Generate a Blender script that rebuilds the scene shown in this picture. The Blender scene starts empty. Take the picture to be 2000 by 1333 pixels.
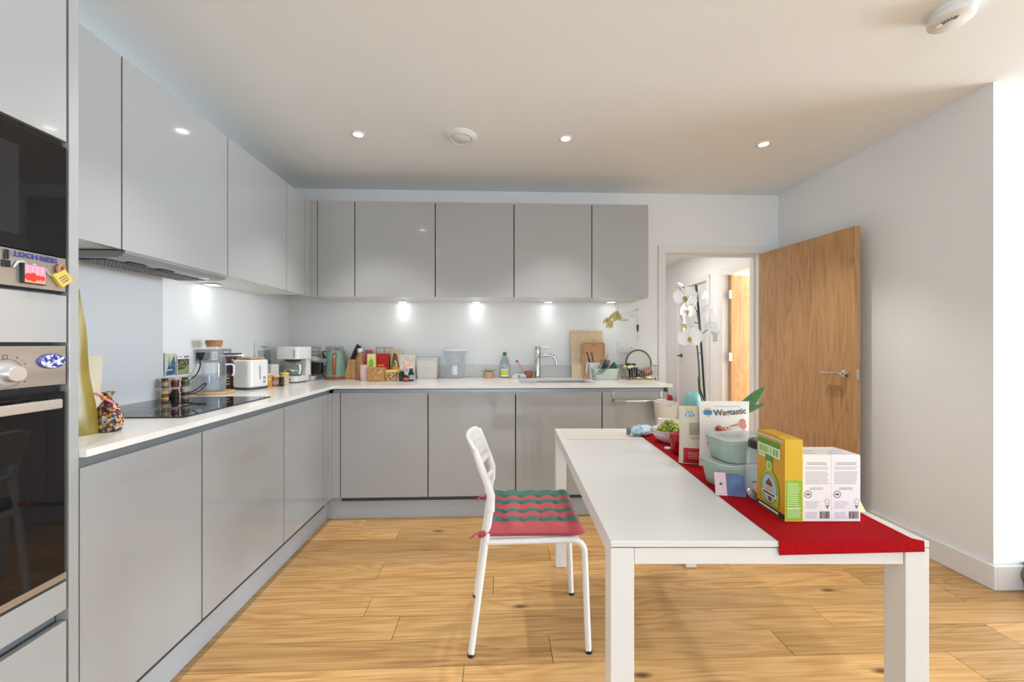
import bpy, math, random
from mathutils import Vector, Matrix
R = math.radians
rnd = random.Random(7)
scene = bpy.context.scene
COL = scene.collection

# ------------------------------------------------------------------ camera
FPX, HORIZON, EYE = 765.0, 671.5, 1.21
YAW = math.atan(29 / FPX)
cam_d = bpy.data.cameras.new('camera'); cam_d.sensor_width = 36.0
cam_d.lens = FPX / 2000 * 36; cam_d.shift_y = (HORIZON - 666.5) / 2000
cam_d.clip_start = 0.05
cam = bpy.data.objects.new('camera', cam_d); COL.objects.link(cam)
cam.location = (0, 0, EYE); cam.rotation_euler = (R(90), 0, -YAW)
scene.camera = cam
FW = Vector((math.sin(YAW), math.cos(YAW), 0)); RT = Vector((math.cos(YAW), -math.sin(YAW), 0))

def at(px, py, z=None, y=None, x=None):
    """room point seen at a photo pixel, on the plane z, y or x = const"""
    d = FW + RT * ((px - 1000) / FPX) + Vector((0, 0, (HORIZON - py) / FPX))
    t = (z - EYE) / d.z if z is not None else (y / d.y if y is not None else x / d.x)
    return Vector((0, 0, EYE)) + d * t
def dep(p): return p.x * FW.x + p.y * FW.y

# ------------------------------------------------------------------ world, daylight, exposure
scene.view_settings.view_transform = 'Standard'; scene.view_settings.look = 'None'
scene.view_settings.gamma = 1.0; scene.view_settings.use_curve_mapping = False
scene.cycles.adaptive_threshold = 0.03; scene.cycles.max_bounces = 7; scene.cycles.glossy_bounces = 3
scene.view_settings.exposure = 0.36
w = bpy.data.worlds.new('world'); scene.world = w; w.use_nodes = True
w.node_tree.nodes['Background'].inputs[0].default_value = (0.80, 0.88, 1.0, 1)
w.node_tree.nodes['Background'].inputs[1].default_value = 1.0

def area(name, loc, rot, sx, sy, power, col=(1, 1, 1), spread=180):
    l = bpy.data.lights.new(name, 'AREA'); l.shape = 'RECTANGLE'; l.size = sx; l.size_y = sy
    l.energy = power; l.color = col; l.spread = R(spread)
    o = bpy.data.objects.new(name, l); COL.objects.link(o); o.location = loc; o.rotation_euler = rot
    return o
# daylight outside the window band behind the camera, and in the room beyond the hall
area('daylight_kitchen_window', (3.15, -6.16, 1.28), (R(138), 0, 0), 4.1, 2.1, 40, (0.76, 0.885, 1.0))
area('daylight_balcony_window', (-0.1, -6.16, 1.28), (R(138), 0, 0), 1.9, 2.1, 105, (0.76, 0.885, 1.0))
area('daylight_side_window', (9.66, 0.35, 1.28), (R(104), 0, R(90)), 2.7, 2.1, 720, (0.76, 0.885, 1.0))
area('daylight_bedroom_window', (4.95, 4.15, 1.5), (R(90), 0, R(90)), 1.3, 1.6, 95, (1.0, 0.97, 0.92))

def spot(name, loc, power, angle, blend, col, r=0.025):
    l = bpy.data.lights.new(name, 'SPOT'); l.energy = power; l.spot_size = R(angle); l.spot_blend = blend
    l.color = col; l.shadow_soft_size = r
    o = bpy.data.objects.new(name, l); COL.objects.link(o); o.location = loc
    return o

# ------------------------------------------------------------------ materials
def lin(v):
    v /= 255.0
    return v / 12.92 if v <= 0.04045 else ((v + 0.055) / 1.055) ** 2.4
def C(r, g, b, k=1.0):
    return tuple(min(0.92, lin(v) * k) for v in (r, g, b)) + (1,)
MATS = {}
def M(name, col=None, rough=0.5, metal=0.0, spec=0.5, coat=0.0, emit=None, es=0.0, sss=0):
    if name in MATS: return MATS[name]
    m = bpy.data.materials.new(name); m.use_nodes = True; MATS[name] = m
    b = m.node_tree.nodes['Principled BSDF']
    if col: b.inputs['Base Color'].default_value = col
    b.inputs['Roughness'].default_value = rough; b.inputs['Metallic'].default_value = metal
    b.inputs['Specular IOR Level'].default_value = spec
    b.inputs['Coat Weight'].default_value = coat; b.inputs['Coat Roughness'].default_value = 0.03
    if emit:
        b.inputs['Emission Color'].default_value = emit; b.inputs['Emission Strength'].default_value = es
    # faint procedural roughness variation on every plain surface
    nt = m.node_tree; n = nt.nodes.new('ShaderNodeTexNoise'); n.inputs['Scale'].default_value = 9; n.inputs['Detail'].default_value = 0
    tc = nt.nodes.new('ShaderNodeTexCoord'); nt.links.new(tc.outputs['Object'], n.inputs['Vector'])
    mr = nt.nodes.new('ShaderNodeMapRange'); nt.links.new(n.outputs['Fac'], mr.inputs['Value'])
    mr.inputs['To Min'].default_value = max(0, rough - 0.02); mr.inputs['To Max'].default_value = min(1, rough + 0.02)
    nt.links.new(mr.outputs['Result'], b.inputs['Roughness'])
    return m
def glass(name, tint=(0.95, 0.97, 0.97), body=0.06, bodycol=(0.9, 0.93, 0.95), rough=0.03):
    """thin clear glass or plastic: see-through, a little milky body, glossy by fresnel"""
    if name in MATS: return MATS[name]
    m = bpy.data.materials.new(name); m.use_nodes = True; MATS[name] = m
    nt = m.node_tree; nt.nodes.clear()
    out = nt.nodes.new('ShaderNodeOutputMaterial'); tr = nt.nodes.new('ShaderNodeBsdfTransparent')
    gl = nt.nodes.new('ShaderNodeBsdfGlossy'); df = nt.nodes.new('ShaderNodeBsdfDiffuse')
    m1 = nt.nodes.new('ShaderNodeMixShader'); m2 = nt.nodes.new('ShaderNodeMixShader')
    ly = nt.nodes.new('ShaderNodeLayerWeight'); ly.inputs['Blend'].default_value = 0.5
    pw_ = nt.nodes.new('ShaderNodeMath'); pw_.operation = 'POWER'; pw_.inputs[1].default_value = 4; nt.links.new(ly.outputs['Facing'], pw_.inputs[0])
    lw = nt.nodes.new('ShaderNodeMath'); lw.operation = 'MULTIPLY_ADD'; lw.inputs[1].default_value = 0.55; lw.inputs[2].default_value = 0.04; nt.links.new(pw_.outputs[0], lw.inputs[0])
    tr.inputs[0].default_value = tint + (1,); df.inputs[0].default_value = bodycol + (1,)
    gl.inputs['Roughness'].default_value = rough
    m1.inputs[0].default_value = body
    nt.links.new(tr.outputs[0], m1.inputs[1]); nt.links.new(df.outputs[0], m1.inputs[2])
    nt.links.new(lw.outputs[0], m2.inputs[0]); nt.links.new(m1.outputs[0], m2.inputs[1]); nt.links.new(gl.outputs[0], m2.inputs[2])
    nt.links.new(m2.outputs[0], out.inputs[0])
    return m
def ramp(nt, fac, stops, interp='LINEAR'):
    r = nt.nodes.new('ShaderNodeValToRGB'); r.color_ramp.interpolation = interp
    e = r.color_ramp.elements
    while len(e) > 1: e.remove(e[0])
    e[0].position = stops[0][0]; e[0].color = stops[0][1]
    for p, c in stops[1:]:
        k = e.new(p); k.color = c
    nt.links.new(fac, r.inputs[0]); return r
def noise_mat(name, stops, scale=12, detail=4, rough=0.5, kind='NOISE', stretch=(1, 1, 1), interp='LINEAR', bump=0, spec=0.5, metal=0):
    if name in MATS: return MATS[name]
    m = M(name, None, rough, metal, spec); nt = m.node_tree; b = nt.nodes['Principled BSDF']
    tc = nt.nodes.new('ShaderNodeTexCoord'); mp = nt.nodes.new('ShaderNodeMapping'); mp.inputs['Scale'].default_value = stretch
    nt.links.new(tc.outputs['Object'], mp.inputs[0])
    if kind == 'VORONOI':
        t = nt.nodes.new('ShaderNodeTexVoronoi'); t.inputs['Scale'].default_value = scale
        s = nt.nodes.new('ShaderNodeSeparateColor'); nt.links.new(t.outputs['Color'], s.inputs[0]); fac = s.outputs[0]
    else:
        t = nt.nodes.new('ShaderNodeTexNoise'); t.inputs['Scale'].default_value = scale; t.inputs['Detail'].default_value = detail
        fac = t.outputs['Fac']
    nt.links.new(mp.outputs[0], t.inputs['Vector'])
    r = ramp(nt, fac, stops, interp); nt.links.new(r.outputs[0], b.inputs['Base Color'])
    if bump:
        bp = nt.nodes.new('ShaderNodeBump'); bp.inputs['Strength'].default_value = bump; bp.inputs['Distance'].default_value = 0.002
        nt.links.new(fac, bp.inputs['Height']); nt.links.new(bp.outputs[0], b.inputs['Normal'])
    return m
def wood(name, dark, mid, light, axis='X', scale=1.0, rough=0.35, knots=0.0, randomise=True, coat=0.0, vary=0.22):
    """grain runs along the given object axis; each object gets its own cut and tone"""
    if name in MATS: return MATS[name]
    m = M(name, None, rough, 0, 0.4, coat); nt = m.node_tree; b = nt.nodes['Principled BSDF']; L = nt.links
    tc = nt.nodes.new('ShaderNodeTexCoord'); mp = nt.nodes.new('ShaderNodeMapping')
    s = {'X': (1, 9, 9), 'Y': (9, 1, 9), 'Z': (9, 9, 1)}[axis]
    mp.inputs['Scale'].default_value = tuple(v * scale for v in s)
    oi = nt.nodes.new('ShaderNodeObjectInfo'); va = nt.nodes.new('ShaderNodeVectorMath'); va.operation = 'MULTIPLY'
    cx = nt.nodes.new('ShaderNodeCombineXYZ')
    for i in range(3): L.new(oi.outputs['Random'], cx.inputs[i])
    va.inputs[1].default_value = (37, 53, 71); L.new(cx.outputs[0], va.inputs[0])
    ad = nt.nodes.new('ShaderNodeVectorMath'); L.new(tc.outputs['Object'], ad.inputs[0]); L.new(va.outputs[0], ad.inputs[1])
    L.new(ad.outputs[0] if randomise else tc.outputs['Object'], mp.inputs[0])
    # broad cathedral figure: bands of a stretched, warped noise
    n1 = nt.nodes.new('ShaderNodeTexNoise'); n1.inputs['Scale'].default_value = 0.9; n1.inputs['Detail'].default_value = 2.5; n1.inputs['Distortion'].default_value = 0.35
    L.new(mp.outputs[0], n1.inputs['Vector'])
    mu = nt.nodes.new('ShaderNodeMath'); mu.operation = 'MULTIPLY'; mu.inputs[1].default_value = 60; L.new(n1.outputs['Fac'], mu.inputs[0])
    sn = nt.nodes.new('ShaderNodeMath'); sn.operation = 'SINE'; L.new(mu.outputs[0], sn.inputs[0])
    n2 = nt.nodes.new('ShaderNodeTexNoise'); n2.inputs['Scale'].default_value = 9; n2.inputs['Detail'].default_value = 5
    mp2 = nt.nodes.new('ShaderNodeMapping'); mp2.inputs['Scale'].default_value = {'X': (.25, 1.6, 1.6), 'Y': (1.6, .25, 1.6), 'Z': (1.6, 1.6, .25)}[axis]
    L.new(mp.outputs[0], mp2.inputs[0]); L.new(mp2.outputs[0], n2.inputs['Vector'])
    a1 = nt.nodes.new('ShaderNodeMath'); a1.operation = 'MULTIPLY_ADD'; a1.inputs[1].default_value = 0.11; a1.inputs[2].default_value = 0.0
    L.new(sn.outputs[0], a1.inputs[0])
    a2 = nt.nodes.new('ShaderNodeMath'); a2.operation = 'ADD'; L.new(a1.outputs[0], a2.inputs[0]); L.new(n2.outputs['Fac'], a2.inputs[1])
    n3 = nt.nodes.new('ShaderNodeTexNoise'); n3.inputs['Scale'].default_value = 0.35; n3.inputs['Detail'].default_value = 1
    L.new(mp.outputs[0], n3.inputs['Vector'])
    a3 = nt.nodes.new('ShaderNodeMath'); a3.operation = 'MULTIPLY_ADD'; a3.inputs[1].default_value = 0.35; L.new(n3.outputs['Fac'], a3.inputs[0]); L.new(a2.outputs[0], a3.inputs[2])
    rm = ramp(nt, a3.outputs[0], [(0.38, dark), (0.62, mid), (0.9, light)])
    hs = nt.nodes.new('ShaderNodeHueSaturation'); L.new(rm.outputs[0], hs.inputs['Color'])
    mr = nt.nodes.new('ShaderNodeMapRange'); L.new(oi.outputs['Random'], mr.inputs['Value'])
    mr.inputs['To Min'].default_value = 1 - vary; mr.inputs['To Max'].default_value = 1 + vary * 0.6
    L.new(mr.outputs[0], hs.inputs['Value'])
    last = hs.outputs[0]
    if knots:
        mk = nt.nodes.new('ShaderNodeMapping'); mk.inputs['Scale'].default_value = {'X': (2.2, 6.0, 6.0)}.get(axis, (4, 4, 1.6))
        L.new(ad.outputs[0], mk.inputs[0])
        vo = nt.nodes.new('ShaderNodeTexVoronoi'); vo.inputs['Scale'].default_value = 1.0; vo.voronoi_dimensions = '2D'; L.new(mk.outputs[0], vo.inputs['Vector'])
        sp = nt.nodes.new('ShaderNodeSeparateColor'); L.new(vo.outputs['Color'], sp.inputs[0])
        lt = nt.nodes.new('ShaderNodeMath'); lt.operation = 'LESS_THAN'; lt.inputs[1].default_value = knots; L.new(sp.outputs[0], lt.inputs[0])
        kr = nt.nodes.new('ShaderNodeMapRange'); kr.inputs['From Min'].default_value = 0.03; kr.inputs['From Max'].default_value = 0.11
        kr.inputs['To Min'].default_value = 0.85; kr.inputs['To Max'].default_value = 0; L.new(vo.outputs['Distance'], kr.inputs['Value'])
        mm = nt.nodes.new('ShaderNodeMath'); mm.operation = 'MULTIPLY'; L.new(lt.outputs[0], mm.inputs[0]); L.new(kr.outputs[0], mm.inputs[1])
        mx = nt.nodes.new('ShaderNodeMix'); mx.data_type = 'RGBA'; L.new(mm.outputs[0], mx.inputs[0]); L.new(last, mx.inputs[6])
        mx.inputs[7].default_value = (0.06, 0.025, 0.01, 1); last = mx.outputs[2]
    L.new(last, b.inputs['Base Color'])
    bp = nt.nodes.new('ShaderNodeBump'); bp.inputs['Strength'].default_value = 0.08; bp.inputs['Distance'].default_value = 0.001
    L.new(a3.outputs[0], bp.inputs['Height']); L.new(bp.outputs[0], b.inputs['Normal'])
    return m

WALL = noise_mat('wall_paint', [(0.3, (0.86, 0.87, 0.875, 1)), (0.7, (0.88, 0.89, 0.895, 1))], 3, 2, 0.75, spec=0.25)
CEIL = noise_mat('ceiling_paint', [(0.3, (0.89, 0.92, 0.935, 1)), (0.7, (0.905, 0.935, 0.95, 1))], 2, 2, 0.85)
TRIM = M('trim_paint', (0.83, 0.82, 0.81, 1), 0.35)
LACQ = M("grey_lacquer", (0.40, 0.405, 0.408, 1), 0.10, 0, 0.5, 0.25)
CARC = M('cabinet_carcass', (0.62, 0.62, 0.61, 1), 0.45)
GAP_SHADE = M('gap_shade', (0.05, 0.048, 0.045, 1), 0.6)  # near-black colour stands in for the shade in gaps between fronts
RAIL = M('anodised_rail', (0.30, 0.33, 0.35, 1), 0.32, 0.55)
PLINTH = M('plinth_grey', (0.44, 0.46, 0.49, 1), 0.35)
QUARTZ = noise_mat('quartz_worktop', [(0.3, (0.82, 0.79, 0.76, 1)), (0.7, (0.85, 0.825, 0.80, 1))], 60, 3, 0.16)
UPST = M('upstand_grey', (0.60, 0.58, 0.57, 1), 0.3)
SPLASH = M('splash_panel', (0.66, 0.665, 0.69, 1), 0.25)
STEEL = noise_mat('brushed_steel', [(0.3, (0.50, 0.48, 0.45, 1)), (0.7, (0.66, 0.63, 0.59, 1))], 30, 3, 0.30, stretch=(1, 0.05, 1), metal=0.85)
CHROME = M('chrome', (0.66, 0.66, 0.67, 1), 0.09, 1.0)
NICKEL = M('satin_nickel', (0.62, 0.60, 0.57, 1), 0.25, 1.0)
BLACKGL = M('black_glass', (0.008, 0.008, 0.009, 1), 0.03, 0, 0.5)
BLACK = M('black_plastic', (0.012, 0.012, 0.013, 1), 0.4)
WHITEP = M('white_plastic', (0.82, 0.82, 0.81, 1), 0.3)
WHITELAC = M('white_table_lacquer', (0.80, 0.795, 0.785, 1), 0.3)
PAPER = M('white_paper', (0.84, 0.84, 0.84, 1), 0.6)
CLEAR = glass('clear_glass')
OAKF = wood('oak_floor', (0.42, 0.222, 0.08, 1), (0.60, 0.34, 0.125, 1), (0.72, 0.45, 0.195, 1), 'X', 1.0, 0.32, knots=0.10)
OAKD = wood('oak_door', (0.37, 0.185, 0.07, 1), (0.51, 0.28, 0.12, 1), (0.57, 0.335, 0.155, 1), 'Z', 1.1, 0.42, vary=0.02)

# ------------------------------------------------------------------ mesh builder
class MB:
    def __init__(s): s.v = []; s.f = []; s.mi = []; s.m = 0; s.T = None
    def _add(s, vs, fs):
        o = len(s.v)
        s.v += [tuple(s.T @ Vector(v)) if s.T else tuple(v) for v in vs]
        s.f += [tuple(i + o for i in f) for f in fs]; s.mi += [s.m] * len(fs); return s
    def box(s, x0, x1, y0, y1, z0, z1):
        return s._add([(x0,y0,z0),(x1,y0,z0),(x1,y1,z0),(x0,y1,z0),(x0,y0,z1),(x1,y0,z1),(x1,y1,z1),(x0,y1,z1)],
            [(0,3,2,1),(4,5,6,7),(0,1,5,4),(1,2,6,5),(2,3,7,6),(3,0,4,7)])
    def quad(s, a, b, c, d): return s._add([a,b,c,d], [(0,1,2,3)])
    def poly(s, pts): return s._add(pts, [tuple(range(len(pts)))])
    def prism(s, pts, h0, h1, axis='z'):
        f = {'z': lambda p,h: (p[0],p[1],h), 'y': lambda p,h: (p[0],h,p[1]), 'x': lambda p,h: (h,p[0],p[1])}[axis]
        n = len(pts)
        return s._add([f(p,h0) for p in pts] + [f(p,h1) for p in pts],
            [tuple(range(n-1,-1,-1)), tuple(range(n,2*n))] + [(i,(i+1)%n,n+(i+1)%n,n+i) for i in range(n)])
    def lathe(s, prof, n=24, c=(0,0), sx=1, sy=1, cap=True):
        vs = []; k = len(prof)
        for i in range(n):
            a = 2*math.pi*i/n
            for r, z in prof: vs.append((c[0]+sx*r*math.cos(a), c[1]+sy*r*math.sin(a), z))
        fs = [(i*k+j, ((i+1)%n)*k+j, ((i+1)%n)*k+j+1, i*k+j+1) for i in range(n) for j in range(k-1)]
        if cap:
            if prof[0][0] > 1e-5: fs.append(tuple(i*k for i in range(n-1,-1,-1)))
            if prof[-1][0] > 1e-5: fs.append(tuple(i*k+k-1 for i in range(n)))
        return s._add(vs, fs)
    def cyl(s, p0, p1, r0, r1=None, n=16):
        return s.tube([p0, p1], [r0, r0 if r1 is None else r1], n)
    def tube(s, pts, r, n=10, closed=False, sq=1.0):
        pts = [Vector(p) for p in pts]; k = len(pts); rr = r if isinstance(r, (list, tuple)) else [r]*k
        vs = []; ref = None
        for i, p in enumerate(pts):
            a = pts[(i-1) % k] if (closed or i > 0) else p; b = pts[(i+1) % k] if (closed or i < k-1) else p
            d = (b-a).normalized()
            if ref is None:
                ref = Vector((0,0,1)) if abs(d.z) < 0.9 else Vector((1,0,0))
            u = d.cross(ref).normalized(); w_ = u.cross(d).normalized(); ref = w_
            for j in range(n):
                t = 2*math.pi*j/n
                vs.append(p + u*(rr[i]*math.cos(t)) + w_*(rr[i]*sq*math.sin(t)))
        fs = []
        for i in range(k if closed else k-1):
            for j in range(n):
                fs.append((i*n+j, i*n+(j+1)%n, ((i+1)%k)*n+(j+1)%n, ((i+1)%k)*n+j))
        if not closed: fs += [tuple(range(n-1,-1,-1)), tuple((k-1)*n+j for j in range(n))]
        return s._add(vs, fs)
    def grid(s, fn, nu, nv, closed_u=False):
        vs = [fn(i/nu, j/nv) for i in range(nu if closed_u else nu+1) for j in range(nv+1)]
        k = nv+1; q = nu
        m_ = nu if closed_u else nu+1
        return s._add(vs, [(i*k+j, ((i+1)%m_)*k+j, ((i+1)%m_)*k+j+1, i*k+j+1) for i in range(q) for j in range(nv)])
    def ball(s, c, r, nu=14, nv=8):
        rx, ry, rz = r if isinstance(r, (list, tuple)) else (r, r, r)
        k = nv - 1
        vs = [(c[0]+rx*math.cos(2*math.pi*i/nu)*math.sin(math.pi*(j+1)/nv), c[1]+ry*math.sin(2*math.pi*i/nu)*math.sin(math.pi*(j+1)/nv), c[2]+rz*math.cos(math.pi*(j+1)/nv)) for i in range(nu) for j in range(k)]
        fs = [(i*k+j, i*k+j+1, ((i+1)%nu)*k+j+1, ((i+1)%nu)*k+j) for i in range(nu) for j in range(k-1)]
        t = len(vs); vs += [(c[0],c[1],c[2]+rz),(c[0],c[1],c[2]-rz)]
        fs += [(t, i*k, ((i+1)%nu)*k) for i in range(nu)] + [(t+1, ((i+1)%nu)*k+k-1, i*k+k-1) for i in range(nu)]
        return s._add(vs, fs)
    def rbox(s, w_, d, z0, z1, r, c=(0,0), taper=1.0, n=5, open_top=False):
        """rounded-corner box, plan w x d about c; taper scales the bottom"""
        def ring(z, k, inset=0):
            o = []
            for cx, cy, a0 in ((1,1,0),(-1,1,90),(-1,-1,180),(1,-1,270)):
                for i in range(n+1):
                    a = R(a0 + 90*i/n); q = max(r-inset, .0005)
                    o.append((c[0]+k*(cx*(w_/2-r)+q*math.cos(a)), c[1]+k*(cy*(d/2-r)+q*math.sin(a)), z))
            return o
        A, B = ring(z0, taper), ring(z1, 1.0); m_ = len(A)
        fs = [(i,(i+1)%m_,m_+(i+1)%m_,m_+i) for i in range(m_)] + [tuple(range(m_-1,-1,-1))]
        if not open_top: fs.append(tuple(range(m_,2*m_)))
        return s._add(A+B, fs)
    def tub(s, w_, d, z0, z1, r, t, c=(0,0), taper=0.85):
        """open rounded tub with wall thickness t"""
        def ring(z, k, off):
            o = []
            for cx, cy, a0 in ((1,1,0),(-1,1,90),(-1,-1,180),(1,-1,270)):
                for i in range(6):
                    a = R(a0 + 18*i); q = max(r-off, .001)
                    o.append((c[0]+k*(cx*(w_/2-r)+q*math.cos(a)), c[1]+k*(cy*(d/2-r)+q*math.sin(a)), z))
            return o
        rings = [ring(z0, taper*.94, 0), ring(z0+(z1-z0)*.06, taper, 0), ring(z1, 1, 0), ring(z1, 1, t), ring(z0+t, taper, t)]
        m_ = len(rings[0]); vs = sum(rings, [])
        fs = [(q*m_+i, q*m_+(i+1)%m_, (q+1)*m_+(i+1)%m_, (q+1)*m_+i) for q in range(4) for i in range(m_)]
        fs += [tuple(range(m_-1,-1,-1)), tuple(4*m_+i for i in range(m_))]
        return s._add(vs, fs)
    def pouch(s, w_, h, t, nu=16, nv=14, top=0.04, gusset=1.0):
        """stand-up bag about x=0: flat seal on top, full at the bottom; front is -y"""
        def half(sg):
            def fn(u, v):
                x = (u-.5)*w_; z = v*h
                e = max(0, math.sin(math.pi*min(max(u,0),1)))**0.55
                p = (1-v)**0.7*gusset if v > .12 else (0.75 + 0.25*v/.12)*(1-.12)**.7*gusset
                if v > 1-top: p = 0
                wr = 1 + 0.03*math.sin(9*v+3*u)
                return (x*(1-.03*math.sin(math.pi*v)), sg*(0.0012 + t/2*e*p*wr), z)
            return fn
        s.grid(lambda u, v: half(-1)(u, v), nu, nv); s.grid(lambda u, v: half(1)(1-u, v), nu, nv)
        k = nv + 1; o = len(s.v) - 2*(nu+1)*k; fs = []
        def a(i, j): return o + i*k + j
        def b(i, j): return o + (nu+1)*k + (nu-i)*k + j
        for i in range(nu):
            fs.append((a(i,nv), a(i+1,nv), b(i+1,nv), b(i,nv))); fs.append((a(i+1,0), a(i,0), b(i,0), b(i+1,0)))
        for j in range(nv):
            fs.append((a(0,j), a(0,j+1), b(0,j+1), b(0,j))); fs.append((a(nu,j+1), a(nu,j), b(nu,j), b(nu,j+1)))
        s.f += fs; s.mi += [s.m]*len(fs); return s

def obj(name, mb, mat, parent=None, loc=(0,0,0), rz=0, bevel=0, seg=2, smooth=None, rot=None, sub=0):
    me = bpy.data.meshes.new(name); me.from_pydata(mb.v, [], mb.f)
    for m_ in (mat if isinstance(mat, (list, tuple)) else [mat]): me.materials.append(m_)
    me.polygons.foreach_set('material_index', mb.mi)
    if smooth is not None:
        me.polygons.foreach_set('use_smooth', [True]*len(me.polygons)); me.set_sharp_from_angle(angle=R(smooth))
    me.update()
    o = bpy.data.objects.new(name, me); COL.objects.link(o)
    if parent: o.parent = parent
    o.location = loc; o.rotation_euler = rot if rot else (0, 0, rz)
    if bevel:
        b = o.modifiers.new('bevel', 'BEVEL'); b.width = bevel; b.segments = seg; b.limit_method = 'ANGLE'; b.angle_limit = R(50)
        if smooth is None:
            me.polygons.foreach_set('use_smooth', [True]*len(me.polygons)); b.harden_normals = True
    if sub:
        sm = o.modifiers.new('subdivision', 'SUBSURF'); sm.levels = sm.render_levels = sub
    return o
def tag(o, label, cat, group=None):
    o['label'] = label; o['category'] = cat
    if group: o['group'] = group
    return o
def thing(name, label, cat, loc=(0,0,0), rz=0, group=None, rot=None):
    o = bpy.data.objects.new(name, None); COL.objects.link(o); o.empty_display_size = 0.05
    o.location = loc; o.rotation_euler = rot if rot else (0, 0, rz)
    return tag(o, label, cat, group)
def struct(o): o['kind'] = 'structure'; return o
def dup(root, loc, rz=None, label=None):
    r = root.copy(); COL.objects.link(r); r.location = loc
    if rz is not None: r.rotation_euler = (0, 0, rz)
    if label: r['label'] = label
    for ch in list(root.children):
        c = ch.copy(); COL.objects.link(c); c.parent = r
        for g in ch.children:
            d = g.copy(); COL.objects.link(d); d.parent = c
    return r
def box_o(name, b, mat, parent=None, bevel=0, **k): return obj(name, MB().box(*b), mat, parent, bevel=bevel, **k)
def text(body, size, origin, u, v, mat, parent, align='CENTER', name='lettering', ext=0.0003, bold=0.0, sx=1.0):
    cu = bpy.data.curves.new('txt', 'FONT'); cu.body = body; cu.size = size; cu.align_x = align; cu.align_y = 'CENTER'
    cu.extrude = ext; cu.resolution_u = 3; cu.offset = bold
    t = bpy.data.objects.new('txt', cu); me = bpy.data.meshes.new_from_object(t)
    u = Vector(u).normalized(); v = Vector(v).normalized(); n = u.cross(v); o = Vector(origin)
    for vert in me.vertices:
        c = vert.co; vert.co = o + u*(c.x*sx) + v*c.y + n*c.z
    me.materials.clear(); me.materials.append(mat); me.name = name
    bpy.data.objects.remove(t); bpy.data.curves.remove(cu)
    ob = bpy.data.objects.new(name, me); COL.objects.link(ob); ob.parent = parent
    return ob
class Print:
    """flat printing on a face: polygons in (u, v) metres from an origin, each with its material"""
    def __init__(s, o, u, v, off=0.0006):
        s.o = Vector(o); s.u = Vector(u).normalized(); s.v = Vector(v).normalized(); s.n = s.u.cross(s.v); s.off = off
        s.mb = MB(); s.mats = []; s.k = 0
    def p(s, pts, mat):
        if mat not in s.mats: s.mats.append(mat)
        s.mb.m = s.mats.index(mat); s.k += 1
        s.mb.poly([s.o + s.u*a + s.v*b + s.n*(s.off + s.k*0.00004) for a, b in pts]); return s
    def r(s, u0, u1, v0, v1, mat): return s.p([(u0,v0),(u1,v0),(u1,v1),(u0,v1)], mat)
    def el(s, cu, cv, a, b, mat, n=20): return s.p([(cu+a*math.cos(2*math.pi*i/n), cv+b*math.sin(2*math.pi*i/n)) for i in range(n)], mat)
    def ring(s, cu, cv, a, w_, mat, n=20):
        for i in range(n):
            t0, t1 = 2*math.pi*i/n, 2*math.pi*(i+1)/n
            s.p([(cu+a*math.cos(t0), cv+a*math.sin(t0)), (cu+a*math.cos(t1), cv+a*math.sin(t1)), (cu+(a-w_)*math.cos(t1), cv+(a-w_)*math.sin(t1)), (cu+(a-w_)*math.cos(t0), cv+(a-w_)*math.sin(t0))], mat); s.k -= 1
        return s
    def lines(s, u0, u1, v0, v1, n, mat, th=0.4, ragged=0.15):
        st = (v1-v0)/n
        for i in range(n): s.r(u0, u1-(u1-u0)*ragged*rnd.random(), v1-(i+1)*st+st*(1-th)/2, v1-i*st-st*(1-th)/2, mat); s.k -= 1
        s.k += 1; return s
    def bars(s, u0, u1, v0, v1, mat, n=16):
        x = u0; st = (u1-u0)/n
        for i in range(n):
            s.r(u0+i*st, u0+i*st+st*rnd.choice((.35,.5,.75)), v0, v1, mat); s.k -= 1
        s.k += 1; return s
    def done(s, parent, name='print'): return obj(name, s.mb, s.mats, parent)

# ================================================================== the room shell
XL, XR, YB, YC, ZC, YR, XE = -1.73, 2.445, 3.32, 1.84, 2.50, -6.00, 9.50
WZ = 0.925                                   # worktop height
fl = struct(box_o('floor', (XL-.1, XE+.1, YR-.1, YB+.12, -0.06, -0.0035), M('floor_underlay', (0.07, 0.04, 0.02, 1), 0.8)))
PW, Y0 = 0.1395, 1.475
JOIN = {7: [-.627], 4: [-.62, 1.25], 3: [-.019, 1.852], 1: [-.431, 1.44], 0: [.213, 1.152, 2.1], -1: [-.124, 1.761], -2: [.75, 2.4], 2: [.62, 2.2], 5: [.3, 1.9], 6: [-.1, 1.5], 8: [.9]}
for k in range(-54, 14):
    ya = Y0 + k*PW; yb = min(ya + PW, YB + .12)
    if ya > YB: continue
    js = list(JOIN.get(k, [])); 
    if not js: js = [XL + rnd.uniform(.3, 1.6)]
    while js[-1] < XE - 1.9: js.append(js[-1] + rnd.uniform(1.25, 1.9))
    while js[0] > XL + 2.0: js.insert(0, js[0] - rnd.uniform(1.2, 1.9))
    xs = [XL] + js + [XE]
    for a, b in zip(xs, xs[1:]):
        g = 0.0007; lx, ly = b-a-2*g, yb-ya-2*g; c = 0.0008
        mb = MB(); mb._add([(-lx/2,-ly/2,-.003),(lx/2,-ly/2,-.003),(lx/2,ly/2,-.003),(-lx/2,ly/2,-.003),(-lx/2+c,-ly/2+c,0),(lx/2-c,-ly/2+c,0),(lx/2-c,ly/2-c,0),(-lx/2+c,ly/2-c,0)],
            [(0,3,2,1),(4,5,6,7),(0,1,5,4),(1,2,6,5),(2,3,7,6),(3,0,4,7)])
        obj('plank', mb, OAKF, fl, loc=((a+b)/2, (ya+yb)/2, 0))
struct(box_o('ceiling', (XL-.1, XE+.1, YR-.1, YB+.12, ZC, ZC+.1), CEIL))
struct(box_o('wall_left', (XL-.1, XL, YR-.1, YB+.12, 0, ZC), WALL))
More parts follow.
